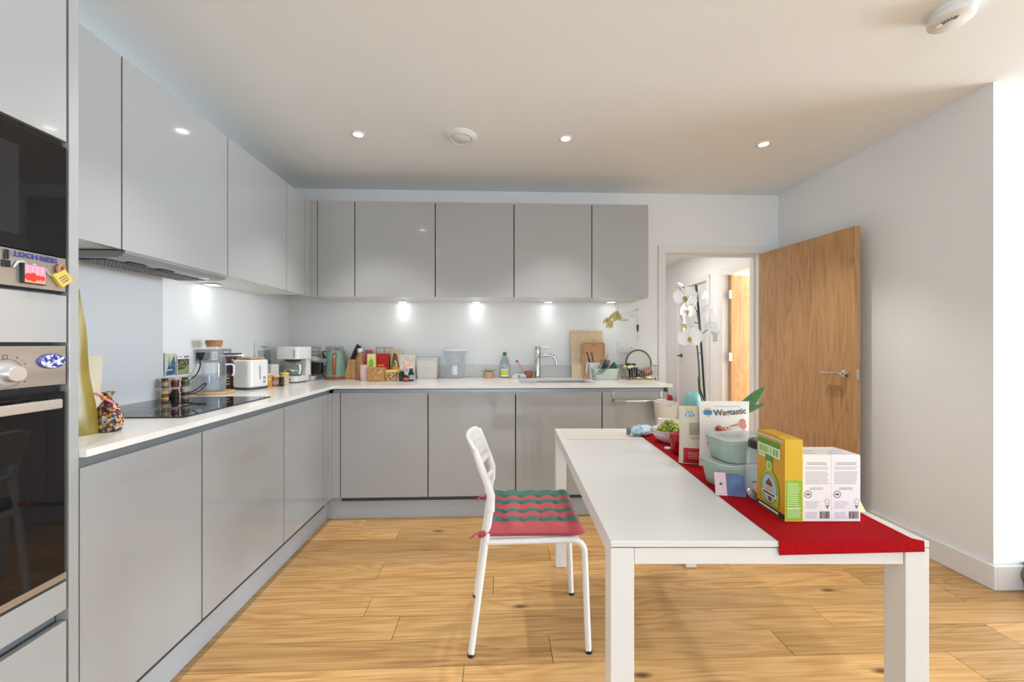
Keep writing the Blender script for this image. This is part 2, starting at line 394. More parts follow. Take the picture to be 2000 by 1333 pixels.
OX0, OX1, OZ = 1.45, 2.27, 1.985
struct(obj('wall_back', MB().prism([(XL,0),(OX0-.02,0),(OX0-.02,OZ+.02),(OX1+.02,OZ+.02),(OX1+.02,0),(XR,0),(XR,ZC),(XL,ZC)], YB, YB+.12, 'y'), WALL))
struct(box_o('wall_right', (XR, XR+.1, YC+.1, YB+.12, 0, ZC), WALL))
struct(box_o('wall_return', (XR, XE, YC, YC+.1, 0, ZC), WALL))
mb = MB()
for b in ((YR-.1,YC+.1,0,.22),(YR-.1,YC+.1,2.35,ZC),(YR-.1,-1.0,.22,2.35),(1.7,YC+.1,.22,2.35)): mb.box(XE,XE+.1,b[0],b[1],b[2],b[3])
struct(obj('wall_far_right', mb, WALL))
mb = MB()
for b in ((XL,XE,0,.22),(XL,XE,2.35,ZC),(XL,-1.05,.22,2.35),(.85,1.1,.22,2.35),(5.2,XE,.22,2.35)): mb.box(b[0],b[1],YR-.1,YR,b[2],b[3])
struct(obj('wall_rear', mb, WALL))
def window(name, x0, x1, n):
    w_ = struct(obj(name, MB().box(x0,x1,YR-.1,YR+.03,.20,.22), TRIM))
    mb = MB()
    for z0, z1 in ((.22,.28),(2.29,2.35)): mb.box(x0,x1,YR-.09,YR-.03,z0,z1)
    for i in range(n+1):
        c = x0 + (x1-x0)*i/n; mb.box(max(x0,c-.03),min(x1,c+.03),YR-.09,YR-.03,.28,2.29)
    obj('window_frame', mb, TRIM, w_)
    for i in range(n):
        a, b = x0+(x1-x0)*i/n+.03, x0+(x1-x0)*(i+1)/n-.03
        box_o('pane', (a,b,YR-.062,YR-.058,.28,2.29), glass('window_glass', (.98,.99,.99), .0), w_)
window('window_1', -1.05, .85, 2); window('window_2', 1.1, 5.2, 4)
w3 = struct(obj('window_3', MB().box(XE-.03,XE+.1,-1.0,1.7,.20,.22), TRIM))
mb = MB()
for z0, z1 in ((.22,.28),(2.29,2.35)): mb.box(XE+.03,XE+.09,-1.0,1.7,z0,z1)
for i in range(5):
    c = -1.0+2.7*i/4; mb.box(XE+.03,XE+.09,max(-1.0,c-.03),min(1.7,c+.03),.28,2.29)
obj('window_frame', mb, TRIM, w3)
for i in range(4): box_o('pane', (XE+.058,XE+.062,-1.0+2.7*i/4+.03,-1.0+2.7*(i+1)/4-.03,.28,2.29), glass('window_glass'), w3)
CURT = M('curtain_cloth', (0.72, 0.71, 0.66, 1), 0.9)
for x0, x1, lb in ((1.72, 2.12, 'pleated pale curtain hanging left of the window gap'), (2.42, 2.95, 'wider pleated pale curtain hanging right of the window gap')):
    mb = MB(); nn = 60
    f = lambda s: (lambda u, v: (x0+(x1-x0)*u, YR+.10+.035*math.sin(u*34)*(1-.3*v)+s, .02+2.43*v))
    mb.grid(f(0), nn, 4); mb.grid(f(.004), nn, 4)
    tag(obj('curtain', mb, CURT, smooth=60), lb, 'curtain', 'curtains at the rear window')
# baseboards
BH = .12
struct(box_o('baseboard_right', (XR-.018, XR, YC-.018, 3.30, 0, BH), TRIM, bevel=.004))
struct(box_o('baseboard_return', (XR, XE, YC-.018, YC, 0, BH), TRIM, bevel=.004))
struct(box_o('baseboard_back', (OX1+.075, XR-.02, YB-.018, YB, 0, BH), TRIM, bevel=.004))
# door lining and architrave of the hall opening
tr = struct(obj('trim_1', MB().prism([(OX0-.02,0),(OX0,0),(OX0,OZ),(OX1,OZ),(OX1,0),(OX1+.02,0),(OX1+.02,OZ+.02),(OX0-.02,OZ+.02)], YB-.002, YB+.122, 'y'), TRIM, bevel=.002))
A = .068
obj('architrave', MB().prism([(OX0-A,0),(OX0-.006,0),(OX0-.006,OZ+.006),(OX1+.006,OZ+.006),(OX1+.006,0),(OX1+A,0),(OX1+A,OZ+A),(OX0-A,OZ+A)], YB-.018, YB, 'y'), TRIM, tr, bevel=.004)
obj('door_stop', MB().prism([(OX0,0),(OX0+.014,0),(OX0+.014,OZ-.014),(OX1-.014,OZ-.014),(OX1-.014,0),(OX1,0),(OX1,OZ),(OX0,OZ)], YB+.05, YB+.08, 'y'), TRIM, tr)
# open oak door, hinged on the right jamb
dr = struct(obj('door_1', MB().box(0,.825,-.022,.022,.008,OZ-.006), OAKD, loc=(2.272, YB-.03, 0), rz=R(-84.6), bevel=.0015))
# local +x runs from hinge to free edge; local -y faces left
def lever(door, x, z, side, mat, d=-1):
    h = obj('door_handle', MB().lathe([(0,0),(.026,0),(.026,.008),(.010,.010),(.010,.042),(0,.042)], 24), mat, door, rot=(R(90)*(1 if side<0 else -1),0,0), loc=(x, .022*side, z), smooth=40)
    obj('lever', MB().tube([(0,0,.040),(d*.02,0,.050),(d*.04,0,.052),(d*.125,0,.052)], .009, 12), mat, h, smooth=40)
lever(dr, .765, 1.01, -1, NICKEL)
lp = obj('lock_plate', MB().box(.8251,.8265,-.011,.011,.975,1.045), NICKEL, dr, bevel=.0005)
obj('latch', MB().prism([(-.007,.826),(.007,.826),(.004,.838),(-.007,.834)], 1.0, 1.02, 'z'), NICKEL, lp)
box_o('dark_bar', (.64,.745,-.0224,-.0220,.895,.925), M('bar_brown', (0.30, 0.18, 0.085, 1), 0.5), dr)  # flat brown bar below the lever, darker than the oak
for z in (.22, 1.0, 1.76): obj('hinge', MB().cyl((0,.03,z-.05),(0,.03,z+.05),.007), NICKEL, dr)

# hall and the bright room beyond it
HX0, HX1, HZ, HY = 1.15, 2.75, 2.45, 6.5
struct(box_o('floor_hall', (HX0-.1, 5.2, YB+.12, HY+.1, -.06, 0), wood('oak_hall', (0.30,0.155,0.058,1),(0.50,0.285,0.118,1),(0.66,0.40,0.185,1),'X',1.0,.35)))
struct(box_o('ceiling_hall', (HX0-.1, 5.2, YB+.12, HY+.1, HZ, HZ+.1), CEIL))
struct(box_o('wall_hall_left', (HX0-.1, HX0, YB+.12, HY, 0, HZ), WALL))
struct(box_o('wall_hall_end', (HX0-.1, HX1+.1, HY, HY+.1, 0, HZ), WALL))
DY0, DY1, EY0, EY1 = 3.80, 4.66, 5.02, 5.86
struct(obj('wall_hall_right', MB().prism([(YB+.12,0),(DY0,0),(DY0,2.04),(DY1,2.04),(DY1,0),(EY0,0),(EY0,2.04),(EY1,2.04),(EY1,0),(HY,0),(HY,HZ),(YB+.12,HZ)], HX1, HX1+.1, 'x'), WALL))
for i, (a, b) in enumerate(((DY0, DY1), (EY0, EY1))):
    struct(obj('trim_%d' % (i+2), MB().prism([(a-.07,0),(a+.004,0),(a+.004,2.036),(b-.004,2.036),(b-.004,0),(b+.07,0),(b+.07,2.11),(a-.07,2.11)], HX1-.02, HX1+.11, 'x'), TRIM, bevel=.004))
d2 = struct(box_o('door_2', (HX1+.06, HX1+.86, 4.60, 4.645, .008, 2.03), OAKD, bevel=.0015))
for z in (.25, 1.05, 1.80): obj('hinge', MB().box(HX1+.03,HX1+.062,4.592,4.605,z-.05,z+.05), NICKEL, d2)
d3 = struct(box_o('door_3', (HX1+.02, HX1+.06, EY0+.003, EY1-.003, .008, 2.037), M('white_door_paint', (.74,.745,.76,1), .4)))
hd = obj('door_handle', MB().lathe([(0,0),(.026,0),(.026,.008),(.010,.010),(.010,.042),(0,.042)], 20), BLACK, d3, loc=(HX1+.02, EY1-.07, 1.03), rot=(0,R(-90),0), smooth=40)
obj('lever', MB().tube([(0,0,.04),(0,.02,.05),(0,-.12,.052)], .009), BLACK, hd)
struct(box_o('wall_room_right', (5.1, 5.2, YB+.12, HY, 0, HZ), WALL))
struct(box_o('wall_room_near', (HX1+.1, 5.1, YB+.12, YB+.2, 0, HZ), WALL))
struct(box_o('wall_room_end', (HX1+.1, 5.1, 6.3, 6.4, 0, HZ), WALL))
tag(obj('light_switch', MB().box(HX1-.008,HX1,4.80,4.885,1.24,1.325), M('switch_grey', (.5,.5,.5,1), .4), bevel=.002), 'small grey switch plate on the hall wall behind the orchid', 'switch')

area('hall_fill_light', (1.95, 4.9, HZ-.03), (0,0,0), .5, .9, 9, (1.0,.96,.9))  # unseen fill light added to brighten the hall, no fitting belongs to it
# ================================================================== ceiling fittings
LED = M('led_warm', (1,1,1,1), .5, emit=(1.0, .93, .80, 1), es=14)
LEDC = M('led_cool', (1,1,1,1), .5, emit=(.93, 1.0, 1.0, 1), es=10)
spots = [((-.855,2.445), 'recessed ceiling spotlight nearest the left wall cabinets'), ((.43,2.445), 'recessed ceiling spotlight right of the round vent'),
    ((1.72,2.465), 'recessed ceiling spotlight above the open oak door'), ((-.845,1.43), 'recessed ceiling spotlight above the worktop corner walkway'), ((-.845,.42), 'recessed ceiling spotlight beside the tall oven unit'),
    ((.40,.29), 'recessed ceiling spotlight just behind the table end'), ((1.65,-.1), 'recessed ceiling spotlight right behind the table')]
for i, ((x, y), lb) in enumerate(spots):
    if i == 0:
        d0 = thing('downlight', lb, 'ceiling light', (x, y, ZC), group='ceiling spotlights')
        obj('bezel', MB().lathe([(.029,0),(.029,-.004),(.034,-.006),(.042,-.004),(.044,0)], 28, cap=False), WHITEP, d0, smooth=50)
        obj('lamp', MB().lathe([(0,-.0035),(.029,-.0035)], 24, cap=False), LED, d0)
    else: dup(d0, (x, y, ZC), label=lb)
    spot('downlight_beam', (x, y, ZC-.012), (38,38,38,36,26,16,14)[i], 84, .6, (1.0, .965, .92), .03)
v = thing('ceiling_vent', 'round white ceiling extract vent between two spotlights', 'vent', (-.222, 2.445, ZC))
obj('outer_ring', MB().lathe([(.062,-.002),(.060,-.012),(.070,-.020),(.088,-.012),(.098,0)], 40, cap=False), WHITEP, v, smooth=50)
obj('centre_disc', MB().lathe([(0,-.022),(.052,-.020),(.060,-.012),(.058,-.004),(0,-.004)], 40), WHITEP, v, smooth=50)
obj('duct_shade', MB().lathe([(0,-.001),(.064,-.001)], 32, cap=False), M('vent_shadow', (.12,.12,.12,1), .8), v)  # flat dark disc stands in for the shade inside the vent
s_ = thing('smoke_detector', 'round white smoke detector on the ceiling at the right', 'smoke detector', (1.755, 1.45, ZC), rz=R(-35))
obj('base', MB().lathe([(0,0),(.066,0),(.066,-.018),(0,-.018)], 40), WHITEP, s_, smooth=40)
obj('cover', MB().lathe([(.066,-.0185),(.068,-.024),(.066,-.040),(.058,-.047),(0,-.049)], 40), WHITEP, s_, smooth=40)
mb = MB()
for i in range(7):
    a = R(200 + i*14); mb.T = Matrix.Translation((.030*math.cos(a), .030*math.sin(a), -.0495)) @ Matrix.Rotation(a, 4, 'Z'); mb.box(-.008,.008,-.002,.002,-.001,.001)
mb.T = None
obj('sounder_slots', mb, M('slot_grey', (.18,.18,.18,1), .6), s_)
obj('test_button', MB().lathe([(0,-.052),(.009,-.052),(.010,-.049),(0,-.049)], 16, c=(-.034,-.006)), WHITEP, s_, smooth=40)

# ================================================================== fitted kitchen
G = .0035                                     # half gap between fronts
BX, BY = -1.12, 2.70                          # front planes of the left and back base units
DZ0, DZ1, RZ = .160, .874, WZ-.02
def base_left(y0, y1, label):
    t = thing('base_cabinet', label, 'cabinet', (BX, (y0+y1)/2, 0), group='left run base cabinets'); h = (y1-y0)/2
    obj('body', MB().box(XL-BX+.005,-.022,-h+.001,h-.001,.13,DZ1-.022), GAP_SHADE, t)
    obj('door', MB().box(-.02,0,-h+G,h-G,DZ0,DZ1), LACQ, t, bevel=.0012)
def base_back(x0, x1, label, top=DZ1-.022):
    t = thing('base_cabinet', label, 'cabinet', ((x0+x1)/2, BY, 0), group='back run base cabinets'); h = (x1-x0)/2
    obj('body', MB().box(-h+.001,h-.001,.022,YB-BY-.005,.13,top), GAP_SHADE, t)
    obj('door', MB().box(-h+G,h-G,0,.02,DZ0,DZ1), LACQ, t, bevel=.0012)
    return t
base_left(1.092, 1.532, 'grey gloss base cabinet beside the oven tower, left of the hob')
base_left(1.532, 2.105, 'grey gloss base cabinet directly under the black hob')
base_left(2.105, 2.640, 'grey gloss base cabinet on the left run next to the inner corner')
base_back(-1.064, -.473, 'grey gloss base cabinet below the kettle and food packets')
base_back(-.473, .127, 'grey gloss base cabinet below the filter jug, behind the chair')
base_back(.127, .730, 'grey gloss base cabinet directly under the sink', .70)
lastb = base_back(.730, 1.195, 'grey gloss base cabinet with a towel bar, by the hall doorway')
t = thing('corner_filler', 'narrow grey corner post joining the two base cabinet runs', 'filler panel', (BX, BY, 0))
obj('left_strip', MB().box(-.02,0,-.058,0,DZ0,DZ1), LACQ, t, bevel=.001)
obj('back_strip', MB().box(0,.054,0,.02,DZ0,DZ1), LACQ, t, bevel=.001)
# grip channels under the worktop, plinths
tag(obj('grip_rail', MB().prism([(BX-.03,RZ),(BX-.001,RZ),(BX-.001,RZ-.006),(BX-.018,RZ-.012),(BX-.018,DZ1-.012),(BX-.0215,DZ1-.02),(BX-.03,DZ1-.02)], 1.092, BY+.01, 'y'), RAIL), 'grey metal grip rail under the worktop along the left run', 'rail')
tag(obj('grip_rail', MB().prism([(BY+.03,RZ),(BY+.001,RZ),(BY+.001,RZ-.006),(BY+.018,RZ-.012),(BY+.018,DZ1-.012),(BY+.0215,DZ1-.02),(BY+.03,DZ1-.02)], BX+.002, 1.178, 'x'), RAIL), 'grey metal grip rail under the worktop along the back run', 'rail')
tag(box_o('rail_end_cap', (1.179, 1.195, BY, BY+.03, DZ1-.005, RZ-.001), M('end_cap', (.10,.095,.09,1), .4)), 'dark end cap closing the back grip rail by the doorway', 'end cap')
tag(box_o('plinth', (BX-.065, BX-.05, 1.092, BY+.05, 0, .1585), PLINTH, bevel=.001), 'grey plinth at the floor below the left cabinets', 'plinth')
tag(box_o('plinth', (BX-.05, 1.195, BY+.05, BY+.065, 0, .1585), PLINTH, bevel=.001), 'grey plinth at the floor below the back cabinets', 'plinth')
# worktop with the sink cut out
WX, WY, SX0, SX1, SY0, SY1 = BX+.02, BY-.02, .165, .70, 2.83, 3.20
mb = MB(); z0, z1 = RZ, WZ
for b in ((XL,WX,1.0915,WY),(XL,SX0,WY,YB),(SX1,1.22,WY,YB),(SX0,SX1,WY,SY0),(SX0,SX1,SY1,YB)): mb.box(b[0],b[1],b[2],b[3],z0,z1)
tag(obj('worktop', mb, QUARTZ), 'pale L-shaped stone worktop on the base cabinets', 'worktop')
tag(box_o('upstand', (XL+.015, 1.22, YB-.015, YB-.0005, WZ+.0005, 1.03), UPST, bevel=.001), 'low grey stone upstand behind the back worktop', 'upstand')
tag(box_o('upstand', (XL+.0005, XL+.0145, 2.085, YB-.0005, WZ+.0005, 1.03), UPST, bevel=.001), 'low grey stone upstand along the left wall past the hob', 'upstand')
tag(box_o('splashback', (XL+.0005, XL+.010, 1.10, 2.083, WZ+.0005, 1.62), SPLASH, bevel=.001), 'pale grey glass splashback on the left wall behind the hob', 'splashback')
# wall cabinets
UX, UY, UZ0, UZ1 = -1.38, 2.95, 1.557, 2.270
UND = M('cabinet_underside', (.78,.78,.77,1), .4)
def wall_cab(name_label, axis, a, b, grp):
    h = (b-a)/2
    if axis == 'y':
        t = thing('wall_cabinet', name_label, 'cabinet', (UX, (a+b)/2, UZ0), group=grp)
        obj('body', MB().box(XL-UX+.002,-.021,-h+.001,h-.001,.004,UZ1-UZ0), [UND], t)
        obj('gap_shade_sheet', MB().box(-.0208,-.0202,-h,h,.006,UZ1-UZ0-.002), GAP_SHADE, t)  # dark sheet behind the door, paints the shade in the gaps
        obj('door', MB().box(-.02,0,-h+G*.8,h-G*.8,0,UZ1-UZ0), LACQ, t, bevel=.0012)
    else:
        t = thing('wall_cabinet', name_label, 'cabinet', ((a+b)/2, UY, UZ0), group=grp)
        obj('body', MB().box(-h+.001,h-.001,.021,YB-UY-.002,.004,UZ1-UZ0), [UND], t)
        obj('gap_shade_sheet', MB().box(-h,h,.0202,.0208,.006,UZ1-UZ0-.002), GAP_SHADE, t)  # same dark sheet for gap shade on the back run
        obj('door', MB().box(-h+G,h-G,0,.02,0,UZ1-UZ0), LACQ, t, bevel=.0012)
for lb, a, b in (('grey gloss wall cabinet beside the oven tower, left of the hood', 1.092, 1.495), ('grey gloss wall cabinet directly above the cooker hood', 1.495, 2.062),
    ('grey gloss wall cabinet on the left run, right of the hood', 2.062, 2.625), ('narrow grey wall cabinet on the left run at the inner corner', 2.625, 2.868)): wall_cab(lb, 'y', a, b, 'left run wall cabinets')
for lb, a, b in (('narrow grey wall cabinet on the back run at the inner corner', -1.330, -1.056), ('grey gloss wall cabinet above the knife block and food packets', -1.056, -.463), ('grey gloss wall cabinet above the clear filter jug', -.463, .127),
    ('grey gloss wall cabinet above the mixer tap', .127, .719), ('grey gloss end wall cabinet above the draining rack', .719, 1.157)): wall_cab(lb, 'x', a, b, 'back run wall cabinets')
t = thing('corner_filler', 'narrow grey corner post joining the two wall cabinet runs', 'filler panel', (UX, UY, UZ0))
obj('left_strip', MB().box(-.02,0,-.080,0,0,UZ1-UZ0), LACQ, t, bevel=.001)
obj('back_strip', MB().box(0,.048,0,.02,0,UZ1-UZ0), LACQ, t, bevel=.001)
# oven tower
TZ = 2.27
t = thing('oven_tower', 'tall grey cabinet housing microwave and oven at the left edge', 'cabinet', (BX, .77, 0)); tower = t
obj('body', MB().box(XL-BX+.005,-.045,-.31,.294,.13,TZ), GAP_SHADE, t)
obj('end_panel', MB().box(XL-BX+.002,.002,.297,.3205,0,TZ), LACQ, t, bevel=.001)
obj('plinth', MB().box(-.06,-.046,-.31,.296,0,.15), PLINTH, t)
for nm, a, b in (('upper_door',1.735,TZ),('middle_panel',1.213,1.334),('narrow_front',.519,.592),('drawer_front',.157,.489)):
    obj(nm, MB().box(-.02,0,-.31,.293,a,b), LACQ, t, bevel=.0012)
obj('grip_channel', MB().box(-.044,-.030,-.31,.293,.480,.53), RAIL, t)
obj('grip_channel', MB().box(-.044,-.028,-.31,.293,1.325,1.345), RAIL, t)
t = thing('microwave', 'black glass built-in microwave with steel strip below', 'microwave', (BX, .77, 1.34))
obj('body', MB().box(-.044,-.012,-.298,.291,0,.392), BLACK, t)
obj('steel_strip', MB().box(-.012,.0,-.298,.291,.004,.090), STEEL, t, bevel=.001)
obj('door', MB().box(-.012,.001,-.298,.291,.092,.378), BLACKGL, t, bevel=.001)
obj('window', MB().box(.0011,.0014,-.24,.19,.125,.335), M('smoked_window', (.02,.02,.022,1), .08), t)
t = thing('oven', 'black glass built-in oven with steel control panel', 'oven', (BX, .77, .60))
obj('body', MB().box(-.044,-.018,-.298,.291,0,.604), BLACK, t)
obj('control_panel', MB().box(-.018,0,-.298,.291,.505,.604), STEEL, t, bevel=.001)
obj('door', MB().box(-.018,.0,-.298,.288,.018,.487), BLACKGL, t, bevel=.001)
obj('bottom_trim', MB().box(-.018,.001,-.298,.291,0,.017), STEEL, t)
mb = MB().box(.030,.045,-.28,.243,.450,.473).box(0,.032,.205,.220,.453,.470).box(0,.032,-.255,-.24,.453,.470)
obj('handle', mb, M('handle_steel', (.66,.60,.55,1), .3, .6), t, bevel=.003)
kb = obj('knob', MB().lathe([(0,0),(.027,0),(.026,.006),(.020,.008),(.0185,.026),(.017,.028),(0,.028)], 28), M('knob_silver', (.75,.75,.76,1), .25, .7), t, loc=(0,.166,.541), rot=(0,R(90),0), smooth=40)
pr = Print((.0001, .166, .541), (0,1,0), (0,0,1), .0003)
INK = M('grey_ink', (.12,.115,.11,1), .6); INKL = M('light_grey_ink', (.42,.42,.43,1), .6)
pr.ring(0,0,.034,.0012,INK,28).r(-.006,.004,.033,.043,INK).r(-.004,.002,.035,.041,STEEL)
for a in (-60,-30,30,60,120,150,210,240): pr.el(.042*math.cos(R(a)), .042*math.sin(R(a)), .0022, .0022, INK, 8)
pr.done(t, 'dial_marks')
# magnets on the steel strips
FX = BX + .0008
BLUE = M('letter_blue', C(35,55,150), .35); SILV = M('magnet_silver', (.6,.6,.62,1), .35, .5)
t = thing('souvenir_magnet', 'souvenir magnet with blue letters over a small grey serpent', 'magnet', (FX, .988, 1.415))
text('LOCH NESS', .0172, (.004,.004,.003), (0,1,0), (0,0,1), BLUE, t, ext=.0006, bold=.0002)
obj('serpent', MB().tube([(.003,-.040,-.028),(.003,-.032,-.014),(.003,-.022,-.012),(.003,-.012,-.021),(.003,0,-.015),(.003,.012,-.024),(.003,.022,-.019),(.003,.030,-.032),(.003,.038,-.034)], [.002,.003,.003,.003,.0035,.003,.0035,.003,.001], 8), SILV, t, smooth=60)
obj('figure', MB().box(.001,.004,-.056,-.049,-.012,.010).box(.001,.004,-.060,-.046,-.030,-.014), BLACK, t, bevel=.001)
t = thing('picture_magnet', 'square pink picture magnet with red trees on the microwave', 'magnet', (FX, .987, 1.377))
obj('block', MB().box(0,.008,-.025,.022,-.024,.022), [BLACK], t, bevel=.0006)
pr = Print((.0082,-.0015,0), (0,1,0), (0,0,1), .0002); PK = M('pink_sky', C(235,150,175), .4); RD = M('red_tree', C(215,60,45), .4); PK2 = M('salmon_ground', C(240,150,130), .4)
pr.r(-.021,.022,-.022,.021,PK).r(-.021,.022,-.022,-.013,PK2)
for i in range(4): pr.r(-.017+i*.010, -.0145+i*.010, -.003, .016, M('pale_column', C(245,185,180), .4))
for cu, a, b in ((-.014,.007,.009),(-.004,.008,.011),(.006,.006,.006),(.015,.005,.006)): pr.el(cu,-.008,a,b,RD,14)
pr.done(t, 'picture')
t = thing('house_magnet', 'tilted yellow tag magnet with a brown loop on the microwave', 'magnet', (FX, 1.047, 1.377), rot=(R(38),0,0))
obj('block', MB().box(0,.010,-.017,.017,-.017,.017), M('straw_yellow', C(215,185,95), .5), t, bevel=.001)
obj('loop', MB().tube([(.005,.002,.016),(.006,.008,.026),(.006,.018,.030),(.005,.022,.020),(.005,.016,.014)], .004, 8), M('rope_brown', C(170,120,85), .7), t, smooth=60)
pr = Print((.0102,0,0), (0,1,0), (0,0,1), .0002); pr.lines(-.011,.011,-.010,.008,3,INK,.35).done(t, 'handwriting')
t = thing('plate_magnet', 'oval blue and white plate magnet on the oven panel', 'magnet', (FX, 1.026, 1.166))
obj('plate', MB().lathe([(0,0),(.029,0),(.030,.003),(.028,.006),(0,.005)], 32, sx=.62, sy=1), M('blue_rim', C(70,80,150), .3), t, rot=(0,R(90),0), smooth=40)
obj('glaze', MB().lathe([(0,.0063),(.027,.0066)], 32, sx=.62, sy=1, cap=False), noise_mat('delft', [(.42, C(50,60,150)), (.5, C(200,200,220)), (.62, C(225,225,230))], 120, 3, .25, interp='CONSTANT'), t, rot=(0,R(90),0))
# hob, hood
t = thing('hob', 'black glass ceramic hob set on the left worktop', 'hob', (-1.455, 1.832, WZ))
obj('glass', MB().box(-.245,.255,-.287,.295,.0005,.005), BLACKGL, t, bevel=.001)
pr = Print((0,0,.0052), (1,0,0), (0,1,0), .0001)
HM = M('hob_marks', (.05,.05,.052,1), .3)
for x, y, r_ in ((-.11,-.14,.09),(-.11,.15,.075),(.1,-.14,.075),(.1,.15,.09)): pr.ring(x,y,r_,.0015,HM,36)
pr.done(t, 'zone_marks')
t = thing('cooker_hood', 'grey built-in cooker hood with mesh filter under the wall cabinet', 'cooker hood', (-1.50, 1.78, 1.55))
GR = M('hood_grey', (.34,.35,.355,1), .35, .5)
obj('canopy', MB().prism([(-.13,.006),(.115,.006),(.115,-.012),(.09,-.020),(-.10,-.020),(-.13,-.008)], -.275, .275, 'y'), GR, t, bevel=.001)
mb = MB()
for i in range(34):
    y = -.25 + i*.0145
    mb.box(-.095,.03,y,y+.006,-.0245,-.021)
for i in range(9): mb.box(-.095+i*.0145,-.089+i*.0145,-.25,.25,-.0242,-.0208)
mb.box(-.097,.032,-.252,.252,-.0215,-.0203)
obj('filter_mesh', mb, noise_mat('filter', [(.4,(.10,.095,.09,1)),(.6,(.22,.21,.20,1))], 90, 2, .4, metal=.5), t)
mb = MB()
for y in (-.19,-.05): mb.box(.045,.065,y,y+.07,-.024,-.0205)
obj('controls', mb, BLACK, t)
obj('visor', MB().box(.110,.124,-.275,.275,-.006,.006), STEEL, t, bevel=.001)
obj('lamp_lens', MB().lathe([(0,-.024),(.022,-.022),(.024,-.020)], 20, c=(.06,.2), cap=False), M('lens', (.8,.8,.8,1), .2), t)
# lights under the wall cabinets
uc = [(at(412,556,z=UZ0), 'square light under the left wall cabinets beside the hood'), (at(787,590,z=UZ0), 'first square light under the back wall cabinets, nearest the corner'),
    (at(930,590,z=UZ0), 'square light under the back wall cabinet above the filter jug'), (at(1071,590,z=UZ0), 'square light under the back wall cabinet above the tap'), (at(1193,590,z=UZ0), 'last square light under the back wall cabinets, above the chopping boards')]
for i, (p, lb) in enumerate(uc):
    y = min(p.y, YB-.055); x = max(p.x, XL+.058); loc = (x, y, UZ0+.003)
    if i == 0:
        u0 = thing('cabinet_light', lb, 'cabinet light', loc, group='lights under the wall cabinets')
        obj('case', MB().box(-.034,.034,-.034,.034,-.006,0), M('light_case', (.55,.55,.55,1), .3, .5), u0, bevel=.002)
        obj('lens', MB().box(-.028,.028,-.028,.028,-.0070,-.0061), LEDC, u0)
    else: dup(u0, loc, label=lb)
    spot('cabinet_light_beam', (x, y, UZ0-.010), 0.8, 105, 1.0, (.90, 1.0, 1.0), .02)
# sink and tap
SINKM = M('sink_steel', (.42,.415,.41,1), .28, .9)
t = thing('sink', 'stainless steel one and a half bowl sink in the back worktop', 'sink', ((SX0+SX1)/2, (SY0+SY1)/2, WZ))
def basin(nm, x0, x1, y0, y1, d):
    mb = MB(); t_ = .002
    mb._add([(x0,y0,-.019),(x1,y0,-.019),(x1,y1,-.019),(x0,y1,-.019),(x0+.012,y0+.012,-d),(x1-.012,y0+.012,-d),(x1-.012,y1-.012,-d),(x0+.012,y1-.012,-d)], [(0,4,5,1),(1,5,6,2),(2,6,7,3),(3,7,4,0),(4,7,6,5)])
    o = obj(nm, mb, SINKM, t); obj('drain', MB().lathe([(0,-d+.003),(.025,-d+.002),(.03,-d+.0005)], 20, c=((x0+x1)/2,(y0+y1)/2), cap=False), CHROME, o)
hx, hy = (SX1-SX0)/2, (SY1-SY0)/2
basin('half_bowl', -hx+.008, -hx+.158, -hy+.03, hy-.03, .14); basin('main_bowl', -hx+.182, hx-.008, -hy+.008, hy-.008, .20)
mb = MB(); a, b = -hx, hx
for x0, x1, y0, y1 in ((-hx,-hx+.008,-hy,hy),(-hx+.158,-hx+.182,-hy,hy),(hx-.008,hx,-hy,hy),(-hx+.008,-hx+.158,-hy,-hy+.03),(-hx+.008,-hx+.158,hy-.03,hy),(-hx+.182,hx-.008,-hy,-hy+.008),(-hx+.182,hx-.008,hy-.008,hy)): mb.box(x0,x1,y0,y1,-.0195,-.0175)
obj('rim', mb, SINKM, t)
p = at(1048,738,z=WZ)
t = thing('mixer_tap', 'chrome mixer tap with curved spout behind the sink', 'tap', (.335, 3.235, WZ))
obj('body', MB().lathe([(0,0),(.028,0),(.028,.005),(.0245,.008),(.0245,.165),(.0235,.167),(.0235,.170),(.0245,.172),(.0245,.258),(.022,.262),(0,.262)], 28), CHROME, t, smooth=35)
sp_ = [(.02,0,.182)] + [(.02+.075*k/3,0,.182+.006*k/3) for k in (1,2,3)] + [(.095+.060*math.sin(R(q)), -.01*q/90, .128+.060*math.cos(R(q))) for q in (15,35,55,75,90)] + [(.157,-.012,.108)]
obj('spout', MB().tube(sp_, .012, 14), CHROME, t, smooth=50)
obj('lever', MB().tube([(.02,0,.250),(.05,0,.252),(.10,-.004,.254)], [.006,.005,.004], 10), CHROME, t, smooth=50)
# towel bar on the last door
t = thing('towel_bar', 'chrome towel bar hooked over the end cabinet door', 'towel bar', (.963, BY, 0))
obj('bar', MB().box(-.16,.20,-.040,-.034,.806,.820), CHROME, t, bevel=.002)
for x in (-.155, .185): obj('hook', MB().box(x-.008,x+.008,-.036,-.001,.808,.812).box(x-.008,x+.008,-.0035,-.001,.808,.876).box(x-.008,x+.008,-.0035,.023,.8755,.878), CHROME, t)
t = thing('hanging_bin', 'cream plastic bin with scooped rim hung on the end cabinet', 'bin', (1.135, BY-.042, .668))
CREAM = M('cream_plastic', (.80,.755,.68,1), .45)
def bin_ring(s, z, sag=0):
    pts = []
    for i in range(24):
        a = 2*math.pi*i/24; cx, cy = math.cos(a), math.sin(a); q = (abs(cx)**4+abs(cy)**4)**.25
        x, y = .072*s*cx/q, .058*s*cy/q
        pts.append((x, y-.06, z - (sag*max(0,1-((x)/.06)**2) if cy < -.2 else 0)))
    return pts
mb = MB(); rings = [bin_ring(.78,0), bin_ring(.83,.012), bin_ring(1,.150,.028), bin_ring(.965,.150,.028), bin_ring(.79,.006)]
